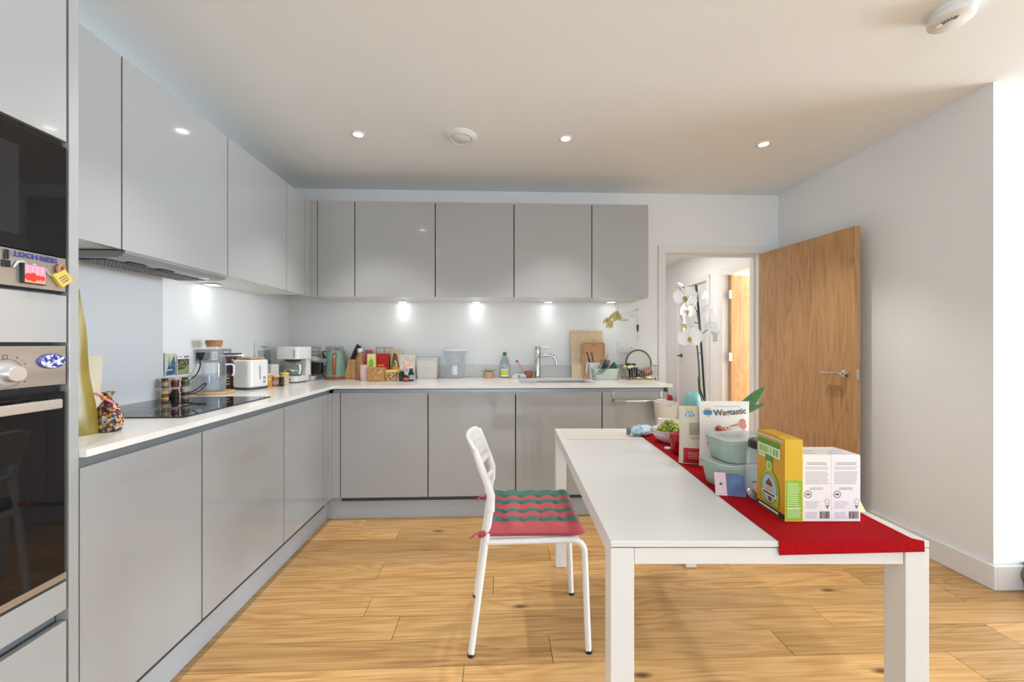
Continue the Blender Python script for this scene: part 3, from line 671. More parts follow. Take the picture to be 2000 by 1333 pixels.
vs = sum(rings, []); fs = [(q*24+i, q*24+(i+1)%24, (q+1)*24+(i+1)%24, (q+1)*24+i) for q in range(4) for i in range(24)] + [tuple(range(23,-1,-1)), tuple(96+i for i in range(24))]
obj('bucket', mb._add(vs, fs), CREAM, t, smooth=45)
obj('hook', MB().box(-.03,.03,-.006,.030,.150,.154).box(-.03,.03,.030,.034,.10,.154), CREAM, t)

# ================================================================== table and chair
TA, TZT, TW, TL = R(-2.25), .74, .757, 1.235
table = thing('dining_table', 'white rectangular dining table with square legs', 'table', (.270, .922, 0), TA)
obj('tabletop', MB().box(0,TW,0,TL,.725,TZT), WHITELAC, table, bevel=.002)
obj('apron', MB().box(.058,TW-.058,.004,.026,.683,.7215), WHITELAC, table, bevel=.001)
obj('apron', MB().box(.058,TW-.058,TL-.026,TL-.004,.683,.7215), WHITELAC, table, bevel=.001)
obj('apron', MB().box(.004,.026,.058,TL-.058,.683,.7215), WHITELAC, table, bevel=.001)
obj('apron', MB().box(TW-.026,TW-.004,.058,TL-.058,.683,.7215), WHITELAC, table, bevel=.001)
for x in (0, TW-.056):
    for y in (0, TL-.056): obj('leg', MB().box(x,x+.056,y,y+.056,.002,.7225), WHITELAC, table, bevel=.002)
def tt(x, y, z=0): # table-local to room
    c, s = math.cos(TA), math.sin(TA); return Vector((.270 + c*x - s*y, .922 + s*x + c*y, TZT + z))
# red runner, hanging over the near end, slightly curled right corner
RED = noise_mat('red_felt', [(.3, C(160,10,18)), (.7, C(180,16,26))], 160, 4, .85, bump=.08, spec=.1)
ST = [-.034,-.022,-.010,-.0001] + [.0001,.004] + [.012 + (TL-.024)*i/60 for i in range(61)]
def rn(u, v):
    d = ST[min(int(round(v*(len(ST)-1))), len(ST)-1)]; v = (d+.04)/(TL+.04)   # along the table, <0 hangs
    xl = .398 + .028*v - .004*math.sin(v*9); xr = TW-.020 - .008*math.sin(v*7+.6) + (.010 if d < .001 else -.012*max(0,1-d*6))
    x = xl + (xr-xl)*u
    z = .0022
    if d < .0002: return (x, -.0035, z + min(0,d)*(1-.25*u))
    return (x, d if d > .002 else -.0035, z + (.003*max(0,(u-.93)/.07)*max(0,1-d*5)))
mb = MB(); mb.grid(rn, 26, len(ST)-1); mb.grid(lambda u, v: tuple(Vector(rn(1-u, v)) + (Vector((0,.0016,0)) if rn(u,v)[1] < 0 else Vector((0,0,-.0016)))), 26, len(ST)-1)
o = obj('table_runner', mb, RED, smooth=50); o.location = (.270, .922, TZT); o.rotation_euler = (0,0,TA)
tag(o, 'red cloth runner along the right side of the white table', 'runner')
pts = []
for cx, cy, a0 in ((.375,TL-.035,0),(.055,TL-.035,90),(.055,TL-.235,180),(.395,TL-.235,270)):
    for i in range(6): a = R(a0+18*i); pts.append((cx+.02*math.cos(a), cy+.02*math.sin(a)))
o = obj('placemat', MB().prism(pts, .0005, .0022), noise_mat('placemat_cloth', [(.3,(.70,.66,.60,1)),(.7,(.76,.72,.67,1))], 200, 3, .8)); o.location = (.270,.922,TZT); o.rotation_euler = (0,0,TA)
tag(o, 'thin beige placemat at the far left corner of the table', 'placemat')

CH = thing('dining_chair', 'white metal tube chair with slatted plastic back, facing the table', 'chair', (.128, 1.70, 0))
WM = M('white_metal', (.84,.84,.83,1), .3)
def arc(c, r, a0, a1, y, n=6): return [(c[0]+r*math.cos(R(a0+(a1-a0)*i/n)), y, c[1]+r*math.sin(R(a0+(a1-a0)*i/n))) for i in range(n+1)]
for y in (-.178, .178):
    obj('leg', MB().tube([(-.229,y,.008),(-.172,y,.445),(-.150,y,.585),(-.150,y,.625)], .0125, 12), WM, CH, smooth=50)
    obj('leg', MB().tube([(.229,y,.008),(.214,y,.385)] + arc((.162,.392),.052,-5,90,y)[1:] + [(-.165,y,.440)], .0125, 12), WM, CH, smooth=50)
    for x in (-.229, .229): obj('foot_cap', MB().cyl((x,y,0),(x-.002*(1 if x<0 else -1),y,.012),.0135), BLACK, CH)
obj('seat', MB().box(-.165,.195,-.172,.172,.448,.458), M('white_seat', (.82,.82,.81,1), .35), CH, bevel=.004)
obj('cross_bar', MB().cyl((-.168,-.178,.440),(-.168,.178,.440),.010), WM, CH)
obj('cross_bar', MB().cyl((.15,-.178,.440),(.15,.178,.440),.010), WM, CH)
def bk(u, v):
    y = -.188 + .376*u; e = abs(2*u-1)
    ztop = .826 - .035*e**6; z = .668 + (ztop-.668)*v
    lean = (z-.62)*.34
    return (-.150 - lean - .034*(1-e**2) + .0022*math.sin(v*30)*(1-e**4), y, z)
mb = MB(); mb.grid(bk, 28, 22)
o = obj('backrest', mb, M('back_plastic', (.85,.845,.83,1), .4), CH, smooth=60)
sd = o.modifiers.new('solidify', 'SOLIDIFY'); sd.thickness = .013; sd.offset = 0
for y in (-.181, .181): obj('back_sleeve', MB().tube([(-.152,y,.560),(-.151,y,.62),(-.166,y,.668),(-.189,y*1.01,.73),(-.207,y*1.005,.78),(-.213,y*.985,.803)], [.0145,.0155,.0155,.0140,.012,.008], 12), M('back_plastic'), CH, smooth=60)
obj('lower_rail', MB().tube([(-.150,-.178,.605),(-.168,-.10,.605),(-.176,0,.605),(-.168,.10,.605),(-.150,.178,.605)], .010, 10), M('back_plastic'), CH, smooth=60)
# cushion
GRN, ROS = C(76,120,108), C(190,86,94)
m = M('striped_cotton', None, .85); nt = m.node_tree; tc = nt.nodes.new('ShaderNodeTexCoord'); sx_ = nt.nodes.new('ShaderNodeSeparateXYZ'); nt.links.new(tc.outputs['Object'], sx_.inputs[0])
mr = nt.nodes.new('ShaderNodeMapRange'); mr.inputs['From Min'].default_value = -.20; mr.inputs['From Max'].default_value = .20; nt.links.new(sx_.outputs['Y'], mr.inputs['Value'])
st = [(0,ROS),(.13,GRN),(.235,ROS),(.355,GRN),(.43,ROS),(.565,GRN),(.665,ROS),(.755,GRN)]
rm = ramp(nt, mr.outputs[0], st, 'CONSTANT'); nz = nt.nodes.new('ShaderNodeTexNoise'); nz.inputs['Scale'].default_value = 250; nt.links.new(tc.outputs['Object'], nz.inputs['Vector'])
mx = nt.nodes.new('ShaderNodeMix'); mx.data_type = 'RGBA'; mx.blend_type = 'MULTIPLY'; mx.inputs[0].default_value = .15; nt.links.new(rm.outputs[0], mx.inputs[6]); nt.links.new(nz.outputs['Color'], mx.inputs[7]); nt.links.new(mx.outputs[2], nt.nodes['Principled BSDF'].inputs['Base Color'])
cu = thing('seat_cushion', 'red and green striped tufted cushion tied to the white chair', 'cushion', (.150, 1.70, .4595), R(-1))
TF = [(-.11,0),(-.035,0),(.035,0),(.11,0)]
def pad(sg):
    def fn(u, v):
        if sg < 0: u = 1-u
        x, y = (u-.5)*.385, (v-.5)*.39
        e = min(1, (1-abs(2*u-1))*9)**.5 * min(1, (1-abs(2*v-1))*9)**.5
        h = .023*e
        if sg > 0:
            for tx in (-.115,-.04,.04,.115):
                for ty in (-.12,-.045,.045,.12): h -= .016*math.exp(-((x-tx)**2+(y-ty)**2)/.0003)
            h += .007*e*abs(math.sin((x+.04)*39.3)*math.sin((y+.045)*35))
        k = 1 + .015*math.sin(v*22)*(abs(2*u-1)>.97)
        return (x*k*(1-.02*math.sin(math.pi*v)), y*(1-.015*math.sin(math.pi*u)), .020 + (h if sg > 0 else -h*1.0))
    return fn
obj('pad', MB().grid(pad(1), 56, 56).grid(pad(-1), 20, 20), m, cu, smooth=70)
for y in (-.185, .178):
    tm = M('tie_red', C(176,72,86), .8)
    obj('tie', MB().tube([(-.185,y*.97,.02),(-.196,y,.016),(-.212,y,.010),(-.205,y*1.06,.018),(-.19,y*1.08,.02)], [.008,.011,.013,.010,.006], 8), tm, cu, smooth=60)
    obj('tie', MB().tube([(-.210,y,.012),(-.228,y*1.03,.016),(-.245,y*1.02,.004),(-.25,y,-.004)], [.006,.008,.009,.006], 8, sq=.35), tm, cu, smooth=60)

# ================================================================== things on the table
ZR = TZT + .0035                                # top of the runner
def on(px, py, back=0.0, z=ZR):
    p = at(px, py, z=z); d = (Vector((p.x, p.y, 0))).normalized(); return (p.x + d.x*back, p.y + d.y*back, z)
# yellow tea-style carton with a bottle picture
YEL = M('yellow_card', C(222,182,48), .45); YEL2 = M('amber_card', C(216,160,28), .45); LIM = M('lime_print', C(140,195,60), .45); LIMD = M('green_print', C(80,150,50), .45); CRM = M('cream_print', C(225,228,205), .5); PALE = M('pale_blue_print', C(175,190,200), .5); YGR = M('bottle_yellowgreen', C(180,185,30), .45)
ORNG = M('orange_print', C(235,150,50), .5); DBL = M('dark_print', C(45,40,50), .5)
n0 = at(1533,1020,z=ZR); ang = R(-3)
t = thing('yellow_carton', 'tall yellow carton with a green bottle picture on its side', 'carton', n0, ang)
w_, d_, h_ = .0470, .1190, .2150
obj('box', MB().box(0,w_,0,d_,0,h_), [YEL], t, bevel=.0012)
obj('top_flap', MB().box(.002,w_-.002,.03,d_-.002,h_+.0002,h_+.0018), YEL2, t)
pr = Print((0,d_,0), (0,-1,0), (0,0,1), .0003)    # left side, u runs towards the viewer
pr.r(.001,d_-.001,.001,h_-.001,YEL2).r(0.001,d_-.001,.002,.017,DBL).lines(.008,.095,.006,.013,1,PAPER,.8)
for i in range(17): pr.p([(.003+i*.0067,.018),(.0095+i*.0067,.018),(.0062+i*.0067,.030)], ORNG)
for i in range(17): pr.p([(.003+i*.0067,h_-.004),(.0095+i*.0067,h_-.004),(.0062+i*.0067,h_-.014)], CRM)
pr.r(.006,.100,.186,.197,LIMD).r(.008,.104,.156,.184,CRM).bars(.014,.098,.161,.179,LIM,7).r(.010,.070,.148,.154,CRM)
bt = [(.026,.024),(.094,.024),(.097,.030),(.097,.078),(.090,.098),(.070,.115),(.068,.146),(.070,.148),(.070,.154),(.042,.154),(.042,.148),(.044,.146),(.042,.115),(.028,.098),(.021,.078),(.021,.030)]
sc = lambda P, k: [(.058+(a-.058)*k, .088+(b-.088)*k) for a, b in P]
pr.p(sc(bt,1.05), LIMD).p(bt, YGR).r(.041,.071,.140,.154,LIMD).el(.057,.128,.011,.012,CRM).el(.057,.128,.008,.009,LIM)
pr.el(.058,.066,.034,.042,LIMD,28).el(.058,.066,.031,.039,PALE,28)
pr.p([(.042,.078),(.074,.078),(.058,.094)],M('brown_print',C(130,60,60),.5)).r(.045,.071,.074,.078,DBL)
for i in range(3): pr.r(.047+i*.009,.0515+i*.009,.056,.074,ORNG)
pr.r(.026,.090,.046,.056,CRM).lines(.031,.087,.048,.054,1,DBL,.8).el(.062,.038,.008,.007,M('brown_print'))
pr.done(t, 'bottle_print')
pr = Print((0,0,0), (1,0,0), (0,0,1), .0003)
pr.r(.003,w_-.003,.006,.108,LIM).lines(.006,w_-.005,.040,.102,12,CRM,.35,.25).r(.006,w_-.006,.033,.037,CRM).lines(.006,w_-.005,.010,.031,5,CRM,.35,.3).done(t, 'side_print')
# two white printed cartons
def white_carton(px0, label, tint, logo):
    p = at(px0,1019.5,z=ZR); t = thing('white_carton', label, 'carton', p, R(-2), group='white cartons on the runner'); w_, d_, h_ = .0775, .085, .1735
    obj('box', MB().box(.0006,w_-.0006,0,d_,0,h_), tint, t, bevel=.0012)
    obj('top_flap', MB().box(.002,w_-.002,.002,d_*.7,h_+.0001,h_+.0011), tint, t)
    pr = Print((0,0,0), (1,0,0), (0,0,1), .0003)
    pr.lines(.012,.066,.148,.156,2,INKL,.5,.05).lines(.008,.072,.136,.145,2,INKL,.3,.1).lines(.008,.071,.098,.132,9,INKL,.32,.12).lines(.020,.056,.083,.090,2,INKL,.5,.1)
    pr.ring(.0155,.0715,.0095,.0016,INK).el(.0155,.0715,.0050,.0028,INK,10)
    pr.lines(.008,.048,.034,.054,6,INKL,.25,.3).ring(.066,.0530,.0065,.0009,INK,14).lines(.008,.042,.008,.026,5,INKL,.3,.2).bars(.046,.072,.008,.027,INK,15)
    pr.done(t)
    text('V', .013, (.066, -.0006, .0385), (1,0,0), (0,0,1), INK, t, bold=.0004)
    pr = Print((0,0,h_+.0012), (1,0,0), (0,1,0), .0002); pr.el(.030,.020,.022,.008,logo).el(.034,.021,.018,.006,tint).r(.02,.06,.036,.040,logo); pr.done(t, 'top_print')
white_carton(1566.5, 'white printed tea carton standing against the yellow carton', M('carton_white', C(222,214,212,1.3), .5), M('violet_print', C(150,150,205), .5))
white_carton(1623.5, 'rightmost white printed tea carton on the red runner', M('carton_cool_white', C(222,218,228,1.25), .5), M('sand_print', C(205,190,150), .5))
t = thing('foil_packet', 'crumpled gold foil packet beside the rightmost white carton', 'packet', (.994, 1.055, ZR))
GOLD = M('gold_foil', (.80,.56,.16,1), .25, .9); mb = MB()
for i in range(5):
    a = R(72*i+10); mb.T = Matrix.Rotation(a, 4, 'Z'); mb._add([(0,0,.006),(.012,-.012,.004),(.026,0,.006+.030*(i%2)),(.012,.012,.008),(.006,0,.05)], [(0,1,4),(1,2,4),(2,3,4),(3,0,4),(0,3,2,1)])
mb.T = None; obj('wrap', mb, GOLD, t, rot=(0,0,0)); obj('twist', MB().lathe([(.004,.036),(.009,.048),(.013,.056),(.004,.050)], 9, cap=False), GOLD, t)
# jar with black lid, biscuits inside
jl = on(1496,986,.052)
t = thing('storage_jar', 'clear storage jar with black screw lid holding biscuits', 'jar', jl)
obj('glass', MB().lathe([(.046,.003),(.051,.008),(.052,.020),(.052,.128),(.050,.140),(.042,.152),(.041,.158)], 36, cap=False), glass('jar_glass', (.95,.97,.98), .16, (.72,.79,.82)), t, smooth=60)
obj('base', MB().lathe([(0,.001),(.046,.001),(.048,.006),(0,.005)], 36), glass('jar_glass'), t)
lid = obj('lid', MB().lathe([(.043,.152),(.0465,.154),(.0465,.170),(.044,.174),(0,.174)], 36), BLACK, t, smooth=40)
obj('lid_ring', MB().lathe([(.022,.1745),(.034,.1748)], 30, cap=False), M('lid_grey', (.16,.16,.165,1), .4), lid)
pr = Print((0,0,0), (1,0,0), (0,0,1)); mb = MB()
def wrap(u0, u1, z0, z1, r=.0525): return [ (r*math.cos(R(a)), r*math.sin(R(a)), z) for a, z in ((u0,z0),(u1,z0),(u1,z1),(u0,z1)) ]
lm = MB(); lm.m = 0
for i in range(6): lm._add(wrap(212+i*4, 216+i*4, .060, .105), [(0,1,2,3)])
lm.m = 1
for i in range(9): lm._add(wrap(214,234,.063+i*.0045,.063+i*.0045+.0012*(1+i%3),.0528), [(0,1,2,3)])
obj('label', lm, [PAPER, INK], t)
BISC = noise_mat('biscuit', [(.3,C(196,158,110)),(.7,C(222,190,150))], 70, 4, .8, bump=.3); CHOC = noise_mat('chocolate_biscuit', [(.3,C(60,40,38)),(.7,C(95,66,60))], 70, 4, .7)
for i, (x, y, z, a, mt) in enumerate(((-.036,-.036,.036,20,BISC),(-.014,.012,.016,0,CHOC),(.010,.015,.020,10,CHOC),(-.02,-.008,.014,-12,CHOC),(.012,.012,.040,30,BISC),(-.012,.016,.036,-20,CHOC))):
    tag(obj('biscuit', MB().ball((0,0,0), (.026,.024,.019 if mt is BISC else .009), 16, 8), mt, loc=(jl[0]+x*.7, jl[1]+y*.55, jl[2]+z), rot=(R(a),R(a*.6),R(i*50)), smooth=70),
        ['large pale round biscuit pressed against the jar front','dark biscuit at the bottom left of the jar','dark biscuit at the bottom right of the jar','dark biscuit lowest at the left wall of the jar','pale biscuit at the back of the jar','dark biscuit stacked at the back of the jar'][i], 'biscuit', 'biscuits inside the clear jar')
# two mint lunch boxes
MINT = M('mint_plastic', C(165,182,170), .42); MLID = glass('lid_plastic', (.93,.95,.94), .6, (.76,.80,.78), .12)
def lunch(label, c, rz, w_, d_, h_, z):
    t = thing('food_container', label, 'food container', (c[0], c[1], z), rz, group='mint food containers')
    obj('tub', MB().tub(w_, d_, 0, h_, .045, .0025, taper=.86), MINT, t, smooth=45)
    obj('rim', MB().rbox(w_+.005, d_+.005, h_-.006, h_-.001, .046), MINT, t, bevel=.001)
    ld = obj('lid', MB().rbox(w_+.002, d_+.002, h_, h_+.006, .045), MLID, t, bevel=.002)
    obj('lid_valve', MB().prism([(-w_*.30,-.012),(-w_*.08,-.02),(-w_*.02,.006),(-w_*.26,.02)], h_+.0062, h_+.0072), MINT, ld)
    return t
c1 = at(1430,968,z=ZR); base = (c1.x+.074, c1.y+.098)
lunch('lower mint food container standing on the red runner', base, R(12), .205, .140, .078, ZR)
lunch('upper mint food container stacked on the lower one', (base[0]+.010, base[1]-.004), R(6), .195, .135, .070, ZR+.0853)
# folded card leaning on the lower container
t = thing('gift_card', 'small folded card, pink and blue, leaning on the lower container', 'card', on(1421,968,-.006), R(-14), rot=(R(-17),0,R(-14)))
obj('left_leaf', MB().box(-.033,.0,0,.0012,0,.068), M('pink_card', C(222,192,200), .5), t, loc=(0,0,0))
pr = Print((-.033,0,0),(1,0,0),(0,0,1),.0003); pr.el(.017,.034,.004,.004,M('navy_dot',C(60,60,110),.5)).r(.010,.024,.010,.012,PAPER); pr.done(t,'dot')
obj('right_leaf', MB().box(.0005,.052,-.0005,.0012,0,.062), noise_mat('blue_card', [(.35,C(45,60,112)),(.65,C(95,122,168))], 14, 2, .4), t)
# pet treat pouches
POU = M('pouch_kraft', C(214,204,184), .5); POUW = M('pouch_white', C(228,222,214,1.1), .45); REDP = M('red_print', C(178,24,34), .5); SAL = M('salmon_print', C(205,130,110), .5); GOLDP = M('gold_print', C(236,190,80), .5); BLUP = M('blue_print', C(60,130,185), .5); CHAR = M('charcoal_print', C(80,72,68), .5)
class Wrap(Print):
    """printing that follows the bulging front of a pouch"""
    def __init__(s, w_, h, t, off=.0012):
        super().__init__((0,0,0),(1,0,0),(0,0,1), off); s.W, s.H, s.Tk = w_, h, t
    def yy(s, x, z):
        u = min(max(x/s.W+.5,0),1); v = min(max(z/s.H,0),1); e = max(0, math.sin(math.pi*u))**.55
        p = (1-v)**.7 if v > .12 else (.75+.25*v/.12)*(.88)**.7
        if v > .96: p = 0
        return -(.0012 + s.Tk/2*e*p*(1+.03*math.sin(9*v+3*u)))
    def p(s, pts, mat):
        if mat not in s.mats: s.mats.append(mat)
        s.mb.m = s.mats.index(mat); s.k += 1
        s.mb.poly([(a, s.yy(a,b)-s.off-s.k*.00005, b) for a, b in pts]); return s
    def r(s, u0, u1, v0, v1, mat, n=None):
        nu = max(1, int((u1-u0)/.012)); nv = max(1, int((v1-v0)/.014))
        for i in range(nu):
            for j in range(nv):
                s.p([(u0+(u1-u0)*a/nu, v0+(v1-v0)*b/nv) for a, b in ((i,j),(i+1,j),(i+1,j+1),(i,j+1))], mat); s.k -= 1
        s.k += 1; return s
def wtext(wr, body, size, x, z, mat, parent, bold=0.0, rot=0, ext=0.0):
    o = text(body, size, (x,0,z), (math.cos(rot),0,math.sin(rot)), (-math.sin(rot),0,math.cos(rot)), mat, parent, bold=bold, ext=ext)
    for v_ in o.data.vertices: v_.co.y = wr.yy(v_.co.x, v_.co.z) - wr.off - .0012
    return o
def logo(wr, t, x, z, s):
    wr.p([(x-s*.6,z+s*.5),(x+s*.6,z+s*.5),(x+s*.6,z+s*1.0),(x-s*.6,z+s*1.0)], GOLDP).p([(x-s,z),(x-s*.7,z-s*.55),(x+s*.7,z-s*.55),(x+s,z),(x+s*.6,z+s*.55),(x-s*.6,z+s*.55)], BLUP).p([(x-s*.5,z-s*.6),(x+s*.3,z-s*.6),(x+s*.5,z-s*1.2)], GOLDP)
    wtext(wr, 'GOOD', s*.72, x, z+s*.24, PAPER, t, .0002); wtext(wr, 'BOY', s*.72, x, z-s*.24, PAPER, t, .0002)
a = at(1352,913,z=ZR)
t = thing('treat_pouch', 'tall kraft treat pouch with a red base, behind the front pouch', 'pouch', (a.x+.050, a.y+.050, ZR), R(-6)); pw, ph, pt = .150, .222, .055
obj('bag', MB().pouch(pw, ph, pt), POU, t, smooth=50)
wr = Wrap(pw, ph, pt); wr.r(-.062,.074,.004,.062,REDP).lines(-.040,.010,.112,.160,10,M('kraft_ink',C(150,135,110),.5),.5,.05).lines(-.038,.02,.096,.104,2,M('kraft_ink'),.4)
wr.lines(-.046,.0,.020,.048,4,SAL,.5,.3)
logo(wr, t, -.036, .193, .019); wr.done(t)
a = at(1372,918,z=ZR)
t = thing('treat_pouch', 'white treat pouch printed Wagtastic behind the food containers', 'pouch', (a.x+.108, a.y+.045, ZR), R(-3)); pw, ph, pt = .190, .246, .058
obj('bag', MB().pouch(pw, ph, pt), POUW, t, smooth=50)
wr = Wrap(pw, ph, pt)
def bone(cx, cz, s, rot, mt):
    c, q = math.cos(rot), math.sin(rot)
    def tr_(pts): return [(cx+c*a-q*b, cz+q*a+c*b) for a, b in pts]
    def ell(a0, b0, r_): return [(a0+r_*math.cos(2*math.pi*i/14), b0+r_*math.sin(2*math.pi*i/14)) for i in range(14)]
    for k in range(10): wr.p(tr_([(-s+.2*s*k,-.16*s),(-s+.2*s*(k+1),-.16*s),(-s+.2*s*(k+1),.16*s),(-s+.2*s*k,.16*s)]), mt)
    for a0 in (-s, s):
        for b0 in (-.16*s, .16*s): wr.p(tr_(ell(a0, b0, .26*s)), mt)
bone(.020, .150, .048, R(14), SAL); bone(.03, .118, .040, R(8), SAL); bone(-.045, .115, .03, R(60), M('brick_print',C(160,60,50),.5))
logo(wr, t, -.066, .205, .017)
wr.lines(-.04,.07,.226,.230,1,INKL,.4); wr.done(t)
wtext(wr, 'Wagtastic', .0310, .018, .206, CHAR, t, .0006, R(4))
wtext(wr, 'Chewy', .020, .022, .150, PAPER, t, .0006, R(8))
# red pepper, bottle lid, bowl of grapes, snack bag, napkin
pp = on(1326,890,.036)
t = thing('bell_pepper', 'glossy red bell pepper beside the treat pouches', 'pepper', pp, R(20))
def pep(u, v):
    a = 2*math.pi*u; prof = [(.0,.004),(.014,.0),(.023,.008),(.0275,.030),(.033,.055),(.034,.070),(.029,.083),(.018,.088),(.006,.079),(.0,.078)]
    q = v*(len(prof)-1); i = min(int(q), len(prof)-2); f = q-i; r_ = prof[i][0]*(1-f)+prof[i+1][0]*f; z = prof[i][1]*(1-f)+prof[i+1][1]*f
    k = 1 + .10*math.cos(4*a)*(1 if r_ > .01 else 0); return (1.22*r_*k*math.cos(a), 1.22*r_*k*math.sin(a), z)
obj('flesh', MB().grid(pep, 40, 36, closed_u=True), M('pepper_red', C(170,10,22), .15), t, smooth=80)
obj('stalk', MB().tube([(0,0,.074),(.001,0,.086),(.005,0,.098)], [.007,.004,.0045], 8), M('stalk_red', C(120,30,30), .5), t, smooth=60)
o = obj('bottle_cap', MB().lathe([(0,0),(.013,0),(.0145,.002),(.0145,.007),(.012,.009),(0,.009)], 24), M('cap_white', C(226,220,214), .4), loc=on(1304,878,.0), smooth=40); tag(o, 'small round white cap lying before the grape bowl', 'bottle cap')
bw = on(1306,868,.050)
t = thing('fruit_bowl', 'white china bowl with a faint floral rim', 'bowl', bw)
obj('bowl', MB().lathe([(0,.001),(.032,0),(.036,.004),(.060,.018),(.078,.042),(.083,.060),(.0795,.060),(.074,.043),(.056,.021),(.030,.008),(0,.008)], 40), noise_mat('china', [(.35,C(228,216,214)),(.7,C(236,228,226))], 8, 2, .2), t, smooth=50)
mb = MB()
for i in range(40):
    a0 = R(i*9); a1 = R(i*9+5); mb.m = i % 3
    mb._add([(.0815*math.cos(a0),.0815*math.sin(a0),.0500),(.0817*math.cos(a1),.0817*math.sin(a1),.0505+.002*(i%2)),(.0838*math.cos(a1),.0838*math.sin(a1),.0575),(.0838*math.cos(a0),.0838*math.sin(a0),.0565)], [(0,1,2,3)])
obj('floral_rim', mb, [M('rim_grey', C(190,180,195), .3), M('rim_rose', C(205,160,165), .3), M('rim_sage', C(175,185,165), .3)], t)
t = thing('grape_bunch', 'bunch of green grapes piled in the china bowl', 'grapes', (bw[0], bw[1], bw[2]+.009))
GRP = [M('grape_a', C(150,165,50), .2), M('grape_b', C(120,145,52), .2), M('grape_c', C(172,180,74), .2)]
obj('stem', MB().tube([(-.02,0,.015),(0,.005,.045),(.012,0,.075),(.008,-.004,.092)], .0022, 6), M('grape_stem', C(80,70,40), .7), t)
gm = MB().ball((0,0,0), (.0122,.0122,.0145), 14, 8); proto = None; k = 0
for lay, (z, n, r_) in enumerate(((.022,10,.038),(.036,12,.047),(.052,11,.042),(.067,8,.030),(.080,4,.015),(.030,5,.017),(.058,4,.014))):
    for i in range(n):
        a = 2*math.pi*i/n + lay*.4; q = r_*(1+.08*math.sin(i*5)); loc = (q*math.cos(a)+.006, q*math.sin(a), z + .004*math.sin(i*3+lay))
        rot = (rnd.uniform(0,2), rnd.uniform(0,2), 0)
        if lay < 3 or True:
            o = obj('grape', gm, GRP[k%3], t, loc=loc, rot=rot, smooth=80) if k < 3 else None
            if k < 3: proto = (proto or []) + [o]
            else:
                o = proto[k%3].copy(); COL.objects.link(o); o.location = loc; o.rotation_euler = rot
        k += 1
sb = on(1258,853,.03)
t = thing('snack_bag', 'pale blue crinkled snack bag at the far end of the runner', 'bag', (sb[0]-.012, sb[1], ZR), R(18))
def snack(u, v):
    a = 2*math.pi*u; x = (v-.5)*.15; e = math.sin(math.pi*v)**.6
    cr = 1 + .10*math.sin(5*a+9*v) + .06*math.sin(23*v+2*a)
    return (x, .034*e*cr*math.cos(a) + .004*math.cos(a), .026 + .026*e*cr*math.sin(a)*(1 if math.sin(a)>0 else .92))
obj('bag', MB().grid(snack, 24, 24, closed_u=True), noise_mat('snack_print', [(.35,C(90,150,170)),(.5,C(170,205,215)),(.62,C(214,224,230)),(.75,C(120,110,140))], 45, 3, .3), t, smooth=40)
obj('seal', MB().box(-.092,-.070,-.002,.002,.006,.044), M('seal_grey', C(130,140,140), .3, .3), t)
t = thing('napkin_stack', 'white paper napkins standing behind the grape bowl', 'napkins', tt(.555,1.185,.0035), R(-4))
for i in range(4): obj('napkin', MB().prism([(-.01,0),(.13,0),(.125,.056-.002*i),(.0,.060+.001*i)], .004*i, .004*i+.003, 'y'), PAPER, t, bevel=.0008)
# aqua bottle
t = thing('water_bottle', 'aqua drinking bottle with a domed cap behind the pouches', 'bottle', (.822, 1.62, ZR))
AQ = M('aqua_plastic', C(135,190,190), .35)
obj('flask', MB().lathe([(0,0),(.031,0),(.033,.004),(.033,.165),(.032,.168)], 32), AQ, t, smooth=40)
obj('cap', MB().lathe([(.0325,.169),(.0335,.171),(.0335,.225),(.031,.244),(.024,.257),(.012,.265),(0,.267)], 32), AQ, t, smooth=50)
# orchid
op = Vector((.945, 1.66, ZR))
t = thing('orchid', 'white moth orchid on a dark stake, standing on the table', 'plant', op)
obj('pot', MB().lathe([(0,0),(.042,0),(.045,.004),(.058,.11),(.060,.115),(.056,.115),(.052,.10),(0,.10)], 32), M('pot_white', (.75,.74,.72,1), .3), t, smooth=40)
obj('bark', MB().lathe([(.054,.100),(.03,.106),(0,.107)], 20), noise_mat('bark', [(.4,(.05,.03,.02,1)),(.6,(.14,.08,.05,1))], 80, 4, .9), t)
def w2l(px, py, dy=0): # point of the plant seen at a pixel, on the plant's plane
    p = at(px, py, y=op.y + dy); return p - op
STK = M('stake_dark', (.012,.010,.010,1), .5); SPK = M('spike_brown', (.05,.04,.03,1), .5); LEAF = noise_mat('orchid_leaf', [(.3,C(62,108,58)),(.7,C(98,146,92))], 14, 3, .3)
obj('stake', MB().tube([(w2l(1381,810).x,0,.09), w2l(1378,800), w2l(1371,690), w2l(1364,600), w2l(1359.5,557)], .0048, 8), STK, t, smooth=60)
obj('flower_spike', MB().tube([(.0,.004,.10), w2l(1367,760,-.01), w2l(1365,712,-.01), w2l(1361,672,-.01), w2l(1364,655,-.012), w2l(1366,640,-.012), w2l(1362,610,-.012), w2l(1350,590,-.015), w2l(1342,570,-.015), w2l(1335,562,-.015)], [.004,.004,.0032,.003,.003,.0028,.0026,.0022,.002,.0015], 8), SPK, t, smooth=60)
for a, b in (((1371,690),(1365,690)),((1368,655),(1381,645)),((1364,632),(1356,630))): obj('node', MB().tube([w2l(*a,-.01), w2l(*b,-.012)], .0018, 6), SPK, t)
